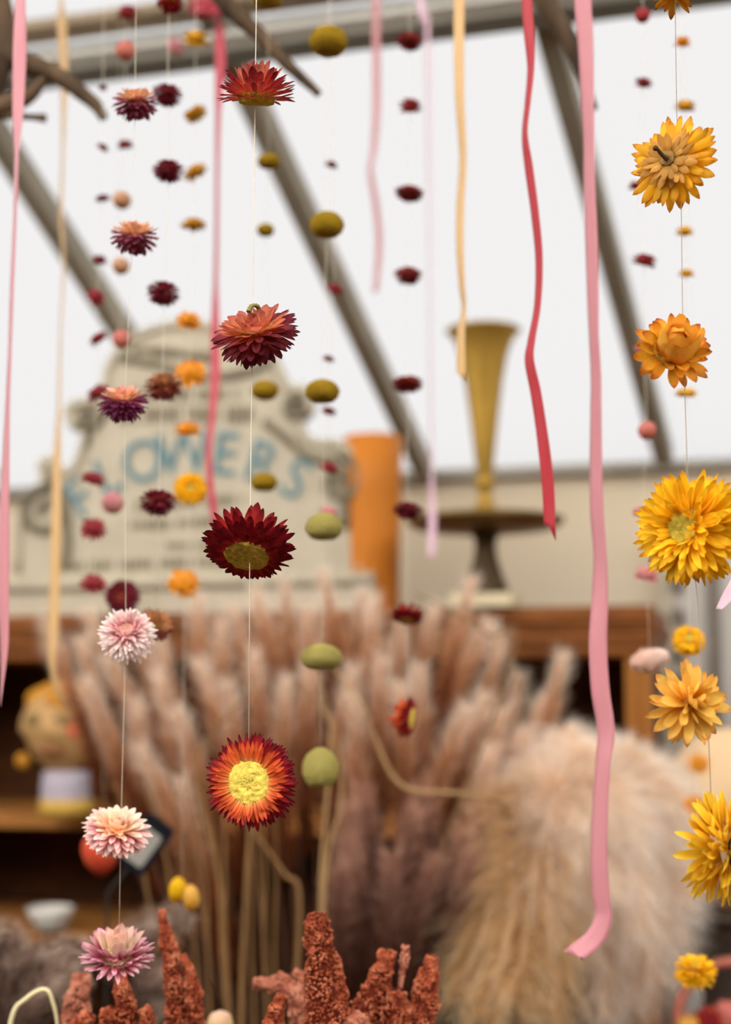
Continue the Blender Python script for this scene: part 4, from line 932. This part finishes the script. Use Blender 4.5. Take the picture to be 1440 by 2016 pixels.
thread([(1344, 0), (1345, 82), (1349, 208), (1349, 455), (1352, 538), (1352, 773), (1358, 1258), (1371, 1905)], Y, 'blurred thread carrying the small gold flowers', .0002)
# S14: small red and pink buds
G14 = 'small red and pink buds left of the right yellow flowers'; Y = 1.0; T = 'on the blurred red bud thread at right'
for i, (kind, px, py, w, sq, pal, d) in enumerate([('bud', 1266, 30, 34, .8, 'redbud', 'dusty red bud under the beam, first'), ('small', 1268, 163, 30, .9, 'redbud', 'small brick bud, second'), ('small', 1252, 366, 26, .9, 'redbud', 'red bud half behind the golden flower, third'), ('small', 1270, 512, 42, .8, 'redbud', 'dusty red oval bud, fourth'), ('small', 1264, 686, 26, .9, 'pinkbud', 'pale bud behind the amber flower, fifth'), ('bud', 1275, 848, 42, .8, 'coralbud', 'coral bud over the right rafter foot, sixth'), ('small', 1262, 1008, 30, .9, 'pinkbud', 'pink bud behind the largest yellow flower, seventh'), ('small', 1274, 1130, 40, .9, 'pinkbud', 'pink bud under the largest yellow flower, eighth')]):
    strawflower(kind, px, py, w, Y, (.2, -.3, 1), pal, f'{d} {T}', G14, 111+i, 'dried_bud' if kind == 'bud' else 'strawflower', squash=sq)
thread([(1266, 0), (1268, 163), (1258, 366), (1270, 512), (1268, 686), (1275, 848), (1264, 1008), (1274, 1130), (1280, 1300)], Y, 'blurred thread carrying the small red and pink buds', .0002)
# bunny tail
m_bun = plume_mat('bunny_pink', [(0, '#e2b8a0'), (.5, '#ecc8b4'), (1, '#f0d4c4')], .3)
Yb = 1.0; k = mpp(1300, Yb); r = empty('bunny_tail', at(1280, 1300, Yb)); tag(r, 'pale pink fluffy bunny tail head beside the dresser corner', 'dried grass')
pa = [Vector((-36*k + 72*k*t, 0, -9*k+18*k*t)) for t in [i/10 for i in range(11)]]
bm = bmesh.new(); core(bm, pa, [22*k*math.sin(PI*(.08+.84*i/10))**.5 for i in range(11)]); hairs(bm, rng, pa, 1200, 21*k, 12*k, .0007, (25, 60)); obj('plume', bm, m_bun, r)
for (px, py, w, lb) in ((1376, 1502, 36, 'orange flower fragment in front of the pale peach pumpkin'), (1368, 1582, 34, 'rusty orange small bud just above the lemon flower')):
    strawflower('small', px, py, w, 1.7, (0, -.6, .7), 'orangegold', lb, 'orange bits before the peach pumpkin', 130+px, 'dried_bud')
p = at(1372, 1500, 1.7); thread([(1380, 1300), (1376, 1502), (1368, 1582)], 1.7, 'faint thread carrying the orange bits at right', .00018)
# tall pale bud at the bottom
strawflower('bud', 434, 2016, 76, .95, (0, -.3, 1), 'paleyellow', 'pale yellow pink rounded bud at the bottom edge right of the rust spike', None, 7, 'dried_bud', squash=.8)
# flowers in the hoop basket
for i, (px, py, w, pal, lb) in enumerate([(1398, 2010, 70, 'flame', 'orange red flower left in the hoop basket'), (1440, 1996, 60, 'coralbud', 'coral flower right in the hoop basket'), (1362, 2024, 54, 'straw', 'yellow orange flower at the rim of the hoop basket')]):
    strawflower('small', px, py, w, 1.72, (0, -.6, .8), pal, lb, 'flowers in the hoop basket', 140+i)
# red pod and black edged tag on a stake
Yp = 1.55; k = mpp(1680, Yp)
pod = empty('seed_lantern', at(200, 1682, Yp)); tag(pod, 'orange red papery seed lantern half behind the fluffy rose flower', 'seed pod')
bm = bmesh.new(); pr = [(0, -42), (10, -38), (30, -20), (40, 4), (38, 24), (24, 40), (8, 46), (0, 46)]
lathe(bm, [(r*k, z*k) for r, z in pr], 40)
for v in bm.verts:
    a = math.atan2(v.co.y, v.co.x); s = 1-.10*abs(math.cos(2.5*a)); v.co.x *= s; v.co.y *= s
obj('husk', bm, plain('lantern_red', '#c84a30', .55, var=.2, scale=50), pod)
bm = bmesh.new(); tube(bm, catmull([(0, 0, 46*k), (4*k, 0, 62*k), (14*k, 0, 74*k)], 5), 3*k, 6); obj('stalk', bm, LOCAL_STEM, pod)
thread([(204, 1500), (206, 1612)], Yp, 'blurred thread carrying the orange red seed lantern', .00018)
Yt = 1.45; k = mpp(1660, Yt); tg = empty('plant_tag', at(286, 1662, Yt)); tg.rotation_euler = (0, math.radians(36), 0)
tag(tg, 'black edged tag with plain grey face on a stake behind the fluffy rose flower', 'tag')
def rrect(w, h, r):
    pts = []
    for cx, cy, a0 in ((w-r, h-r, 0), (-w+r, h-r, 90), (-w+r, -h+r, 180), (w-r, -h+r, 270)):
        for i in range(7): a = math.radians(a0+15*i); pts.append(Vector((cx+r*math.cos(a), 0, cy+r*math.sin(a))))
    return pts
bm = bmesh.new(); extr(bm, [p*k for p in rrect(34, 56, 12)], -.002, .003); obj('edge', bm, plain('black_plastic', '#14161c', .4, var=.05), tg, smooth=False)
bm = bmesh.new(); extr(bm, [p*k for p in rrect(21, 36, 6)], -.0035, 0); o = obj('face', bm, plain('grey_card', '#8f8a80', .6, var=.05), tg, (0, 0, -6*k), smooth=False)
bm = bmesh.new(); tube(bm, [(0, .002, 50*k), (0, .004, -60*k), (-4*k, .005, -120*k), (-4*k + .25*math.sin(math.radians(36)), .02, -120*k - .25*math.cos(math.radians(36))), (-4*k + .58*math.sin(math.radians(36)), .02, -120*k - .58*math.cos(math.radians(36)))], [4*k, 4*k, 3*k, 3*k, 3*k], 8); obj('stake', bm, plain('dark_stake', '#2e2a26', .6), tg)

# ------------------------------------------------------------------ ribbons
def ribbon_mat(name, hx, transl=.14):
    if name in MATS: return MATS[name]
    m, nt, out = newmat(name); b = principled(nt, lin(hx), .42, .4); b.inputs['Sheen Weight'].default_value = .15
    uv = N(nt, 'ShaderNodeUVMap'); wv = N(nt, 'ShaderNodeTexWave'); wv.inputs['Scale'].default_value = 60; wv.bands_direction = 'Y'
    nt.links.new(uv.outputs[0], wv.inputs['Vector']); bp = N(nt, 'ShaderNodeBump'); bp.inputs['Strength'].default_value = .15; bp.inputs['Distance'].default_value = .0003
    nt.links.new(wv.outputs['Fac'], bp.inputs['Height']); nt.links.new(bp.outputs[0], b.inputs['Normal'])
    t = N(nt, 'ShaderNodeBsdfTranslucent'); t.inputs[0].default_value = lin(hx); mx = N(nt, 'ShaderNodeMixShader'); mx.inputs[0].default_value = transl
    nt.links.new(b.outputs[0], mx.inputs[1]); nt.links.new(t.outputs[0], mx.inputs[2]); nt.links.new(mx.outputs[0], out.inputs[0]); MATS[name] = m; return m
def ribbon(pts, W, Y, mat, label, top=True, group=None, cut=0):
    """pts: (px, py, visible width px); the ribbon keeps its real width W and twists to show less"""
    k = mpp(800, Y); P = []
    for (x, y, w) in pts:
        a = math.acos(max(-1, min(1, w/W))); P.append((at(x, y, Y), a))
    if top:
        p = P[0][0].copy(); p.z = TZ; P = [(p, P[0][1])] + [(P[0][0] + Vector((0, 0, h)), P[0][1]) for h in (.3, .12, .04) if P[0][0].z + h < TZ - .02] + P
    q = catmull([p for p, _ in P], 8); an = resample([a for _, a in P], len(q)); root = q[0]
    b = bmesh.new(); uvl = b.loops.layers.uv.verify(); rows = []
    for i, (p, a) in enumerate(zip(q, an)):
        T = (q[min(i+1, len(q)-1)]-q[max(i-1, 0)]).normalized()
        X = (RGT - T*T.dot(RGT)).normalized(); Z = T.cross(X)
        d = X*math.cos(a)+Z*math.sin(a); h = W*k*.5
        row = []
        for s in (-1, -.5, 0, .5, 1):
            c = p - root + d*h*s
            if i == len(q)-1 and cut: c += T*(cut*k*s)
            row.append(b.verts.new(c))
        rows.append(row)
    for i, (r0, r1) in enumerate(zip(rows, rows[1:])):
        for j in range(4):
            f = b.faces.new((r0[j], r0[j+1], r1[j+1], r1[j]))
            for lp, (u, v) in zip(f.loops, ((j/4, i*.1), ((j+1)/4, i*.1), ((j+1)/4, (i+1)*.1), (j/4, (i+1)*.1))): lp[uvl].uv = (u, v)
    o = obj('ribbon', b, mat, None, root)
    md = o.modifiers.new('thickness', 'SOLIDIFY'); md.thickness = .0002
    return tag(o, label, 'ribbon', group)
R_PINK = ribbon_mat('satin_pink', '#cf878d'); R_RED = ribbon_mat('satin_red', '#b3202c'); R_GOLD = ribbon_mat('satin_gold', '#d6ac72'); R_CORAL = ribbon_mat('satin_coral', '#cc4a58'); R_PALE = ribbon_mat('satin_pale', '#efc9d6'); R_MAUVE = ribbon_mat('satin_mauve', '#cf8f90')
ribbon([(40, 0, 24), (39, 100, 28), (36, 210, 26), (33, 300, 15), (30, 420, 13), (24, 560, 14), (20, 680, 13), (15, 800, 15), (11, 930, 20), (8, 1060, 25), (8, 1180, 24), (9, 1270, 20), (5, 1340, 12), (1, 1392, 7)], 28, .86, R_PINK, 'long pink satin ribbon hanging at the far left edge')
ribbon([(120, 0, 10), (122, 50, 22), (126, 130, 20), (126, 190, 16), (124, 300, 10), (120, 420, 12), (126, 520, 10), (120, 640, 9), (116, 800, 11), (112, 920, 20), (111, 1020, 22), (108, 1150, 22), (105, 1240, 22), (103, 1310, 16), (116, 1366, 12), (140, 1392, 10)], 24, 1.4, R_GOLD, 'pale gold satin ribbon right of the far left pink one')
ribbon([(430, 30, 14), (434, 110, 22), (430, 220, 13), (428, 330, 10), (427, 450, 10), (425, 560, 11), (424, 650, 19), (424, 740, 20), (418, 820, 15), (411, 890, 14), (415, 960, 16), (425, 1035, 15)], 22, 1.4, R_CORAL, 'coral ribbon hanging left of the sharp centre thread')
ribbon([(741, 70, 16), (742, 200, 15), (737, 290, 12), (730, 335, 10), (740, 400, 12), (747, 480, 13), (740, 575, 10)], 17, 1.9, R_MAUVE, 'thin faded pink ribbon hanging in front of the white roof, ending highest')
ribbon([(828, 0, 14), (836, 40, 14), (842, 70, 8), (846, 500, 3), (850, 900, 4), (852, 1010, 14), (850, 1100, 14)], 15, 2.0, R_PALE, 'faint pale pink ribbon ending beside the cake stand')
ribbon([(905, 0, 22), (904, 90, 20), (906, 200, 17), (912, 310, 13), (907, 400, 15), (906, 480, 14), (910, 560, 11), (914, 605, 7), (908, 660, 15), (908, 742, 17)], 22, .98, R_GOLD, 'gold ribbon ending in front of the brass trumpet vase', cut=14)
ribbon([(1038, 0, 20), (1042, 60, 20), (1046, 130, 12), (1040, 200, 10), (1034, 265, 9), (1042, 330, 14), (1054, 420, 13), (1062, 510, 12), (1059, 600, 11), (1047, 670, 13), (1043, 710, 16), (1055, 770, 19), (1066, 840, 20), (1076, 920, 23), (1081, 980, 23), (1083, 1040, 21)], 24, .8, R_RED, 'bright red ribbon twisting down right of the brass trumpet vase', cut=26)
ribbon([(1148, 0, 32), (1154, 90, 28), (1157, 180, 22), (1160, 270, 17), (1161, 360, 18), (1165, 470, 20), (1168, 580, 18), (1170, 660, 14), (1174, 740, 15), (1174, 820, 17), (1174, 920, 20), (1176, 1010, 22), (1182, 1090, 20), (1182, 1170, 28), (1178, 1270, 33), (1183, 1360, 33), (1194, 1440, 30), (1188, 1500, 24), (1182, 1600, 26), (1180, 1690, 30), (1184, 1760, 30), (1188, 1806, 30), (1172, 1846, 34), (1130, 1880, 30)], 36, .84, R_PINK, 'longest pink ribbon with a curled end over the cream pampas', cut=-12)
ribbon([(1500, 1060, 20), (1470, 1110, 20), (1440, 1165, 22), (1416, 1200, 6)], 24, .66, R_PALE, 'pale pink ribbon tip entering from the right edge', group=None)

# ------------------------------------------------------------------ twigs from which the ribbons hang
m_bark = wood('bark', '#3c2e22', '#6a543e', (30, 30, 6), .75)
def twig(pts, Y, rpx, label, top=False, tip=None):
    P = [at(x, y, Y) for x, y in pts]; k = mpp(100, Y)
    q = catmull(P, 8); root = q[0]; b = bmesh.new(); n = len(q)
    rad = [r*k*(1+.12*noise.noise(Vector((i*.7, Y*9, pts[0][0])))) for i, r in enumerate(resample(rpx, n))]
    tube(b, [p-root + Vector((0, 0, .0015*noise.noise(p*40))) for p in q], rad, 12)
    return tag(obj('twig', b, m_bark, None, root), label, 'twig', 'brown twigs at the top')
twig([(-700, -1330), (-640, -500), (-420, -90), (-160, 40), (-40, 92), (60, 128), (120, 152), (160, 184), (188, 206), (205, 232)], 1.2, [34, 34, 33, 30, 26, 22, 18, 15, 13, 9], 'brown twig pointing down right under the grey beam at left')
twig([(150, -1330), (180, -800), (250, -400), (330, -180), (400, -60), (452, 12), (510, 68), (556, 118), (590, 150), (628, 185)], 1.15, [30, 28, 27, 24, 22, 19, 16, 13, 11, 8], 'straight brown twig slanting above the sharp centre thread')
twig([(800, -1330), (840, -800), (920, -400), (1000, -150), (1050, -40), (1086, 24), (1124, 84), (1146, 142), (1160, 190), (1172, 214)], 1.15, [32, 30, 29, 26, 24, 21, 18, 14, 11, 7], 'curved brown twig behind the longest pink ribbon')
twig([(-420, -90), (-250, 160), (-120, 240), (-40, 222), (20, 204), (56, 190), (86, 158), (100, 150)], 1.2, [26, 28, 30, 24, 20, 14, 10, 6], 'short dark twig at the left edge under the beam')
twig([(-110, -1330), (-120, -800), (-100, -400), (-60, -120), (-10, -10), (8, 40), (12, 90), (-6, 150), (-20, 210)], 1.2, [32, 32, 32, 30, 26, 22, 20, 24, 22], 'thick knotted twig in the top left corner')
twig([(-60, 240), (10, 228), (60, 230), (90, 233)], 1.2, [7, 7, 6, 9], 'thin twig with dark knob pointing right at the left edge')
# knots of ribbon on the twigs
def knot(px, py, w, Y, mat, label):
    k = mpp(py, Y); b = bmesh.new()
    for j in range(3):
        pts = [(w*.5*k*math.cos(t)*(1-.2*j), w*.16*k*math.sin(2*t), w*.2*k*math.sin(t+j)) for t in [2*PI*i/24 for i in range(24)]]
        tube(b, pts, w*.09*k, 8)
    tag(obj('ribbon_knot', b, mat, None, at(px, py, Y)), label, 'ribbon knot')
knot(412, 16, 70, 1.39, R_CORAL, 'coral ribbon knot tied round the slanting twig')
strawflower('bud', 345, 92, 46, 1.7, (.8, -.2, .5), 'pinkbud', 'blurred pink bud over the grey beam left of the coral ribbon', None, 160, 'dried_bud', squash=.7)
thread([(338, 0), (345, 92)], 1.7, 'short faint thread carrying the pink bud over the beam', .00018)
# hanging rack above the picture from which threads and ribbons hang
rack = empty('hanging_rack', (0, 1.3, TZ)); tag(rack, 'wooden slatted rack above the garlands', 'rack')
for Ys_ in (.61, .65, .66, .76, .80, .84, .86, .90, .93, .96, .98, 1.0, 1.05, 1.06, 1.08, 1.12, 1.14, 1.15, 1.4, 1.55, 1.7, 1.9, 2.0):
    b = bmesh.new(); tube(b, [(-1.0, Ys_-1.3, .004), (1.0, Ys_-1.3, .004)], .006, 8); obj('rod', b, m_bark, rack)
for sx in (-1.0, 1.0):
    b = bmesh.new(); box(b, (sx-.015, -.8, -.01), (sx+.015, .8, .03), None, .003); obj('rail', b, m_bark, rack, smooth=False)
for sx in (-1.0, 1.0):
    b = bmesh.new(); tube(b, [(sx, .1, .02), (sx, .1, 1.0 - sx*.25)], .003, 6); obj('hanger_wire', b, m_pur, rack)

# ------------------------------------------------------------------ light: overcast sky
w = bpy.data.worlds.new('overcast'); scene.world = w; w.use_nodes = True
bg = w.node_tree.nodes['Background']; bg.inputs[0].default_value = (1.0, .985, .96, 1); bg.inputs[1].default_value = 5.8
scene.view_settings.view_transform = 'Standard'; scene.view_settings.look = 'None'; scene.view_settings.gamma = 1; scene.view_settings.use_curve_mapping = False
scene.view_settings.exposure = 0
scene.cycles.use_denoising = True
scene.cycles.max_bounces = 8; scene.cycles.diffuse_bounces = 4; scene.cycles.transparent_max_bounces = 8; scene.cycles.caustics_reflective = False; scene.cycles.caustics_refractive = False
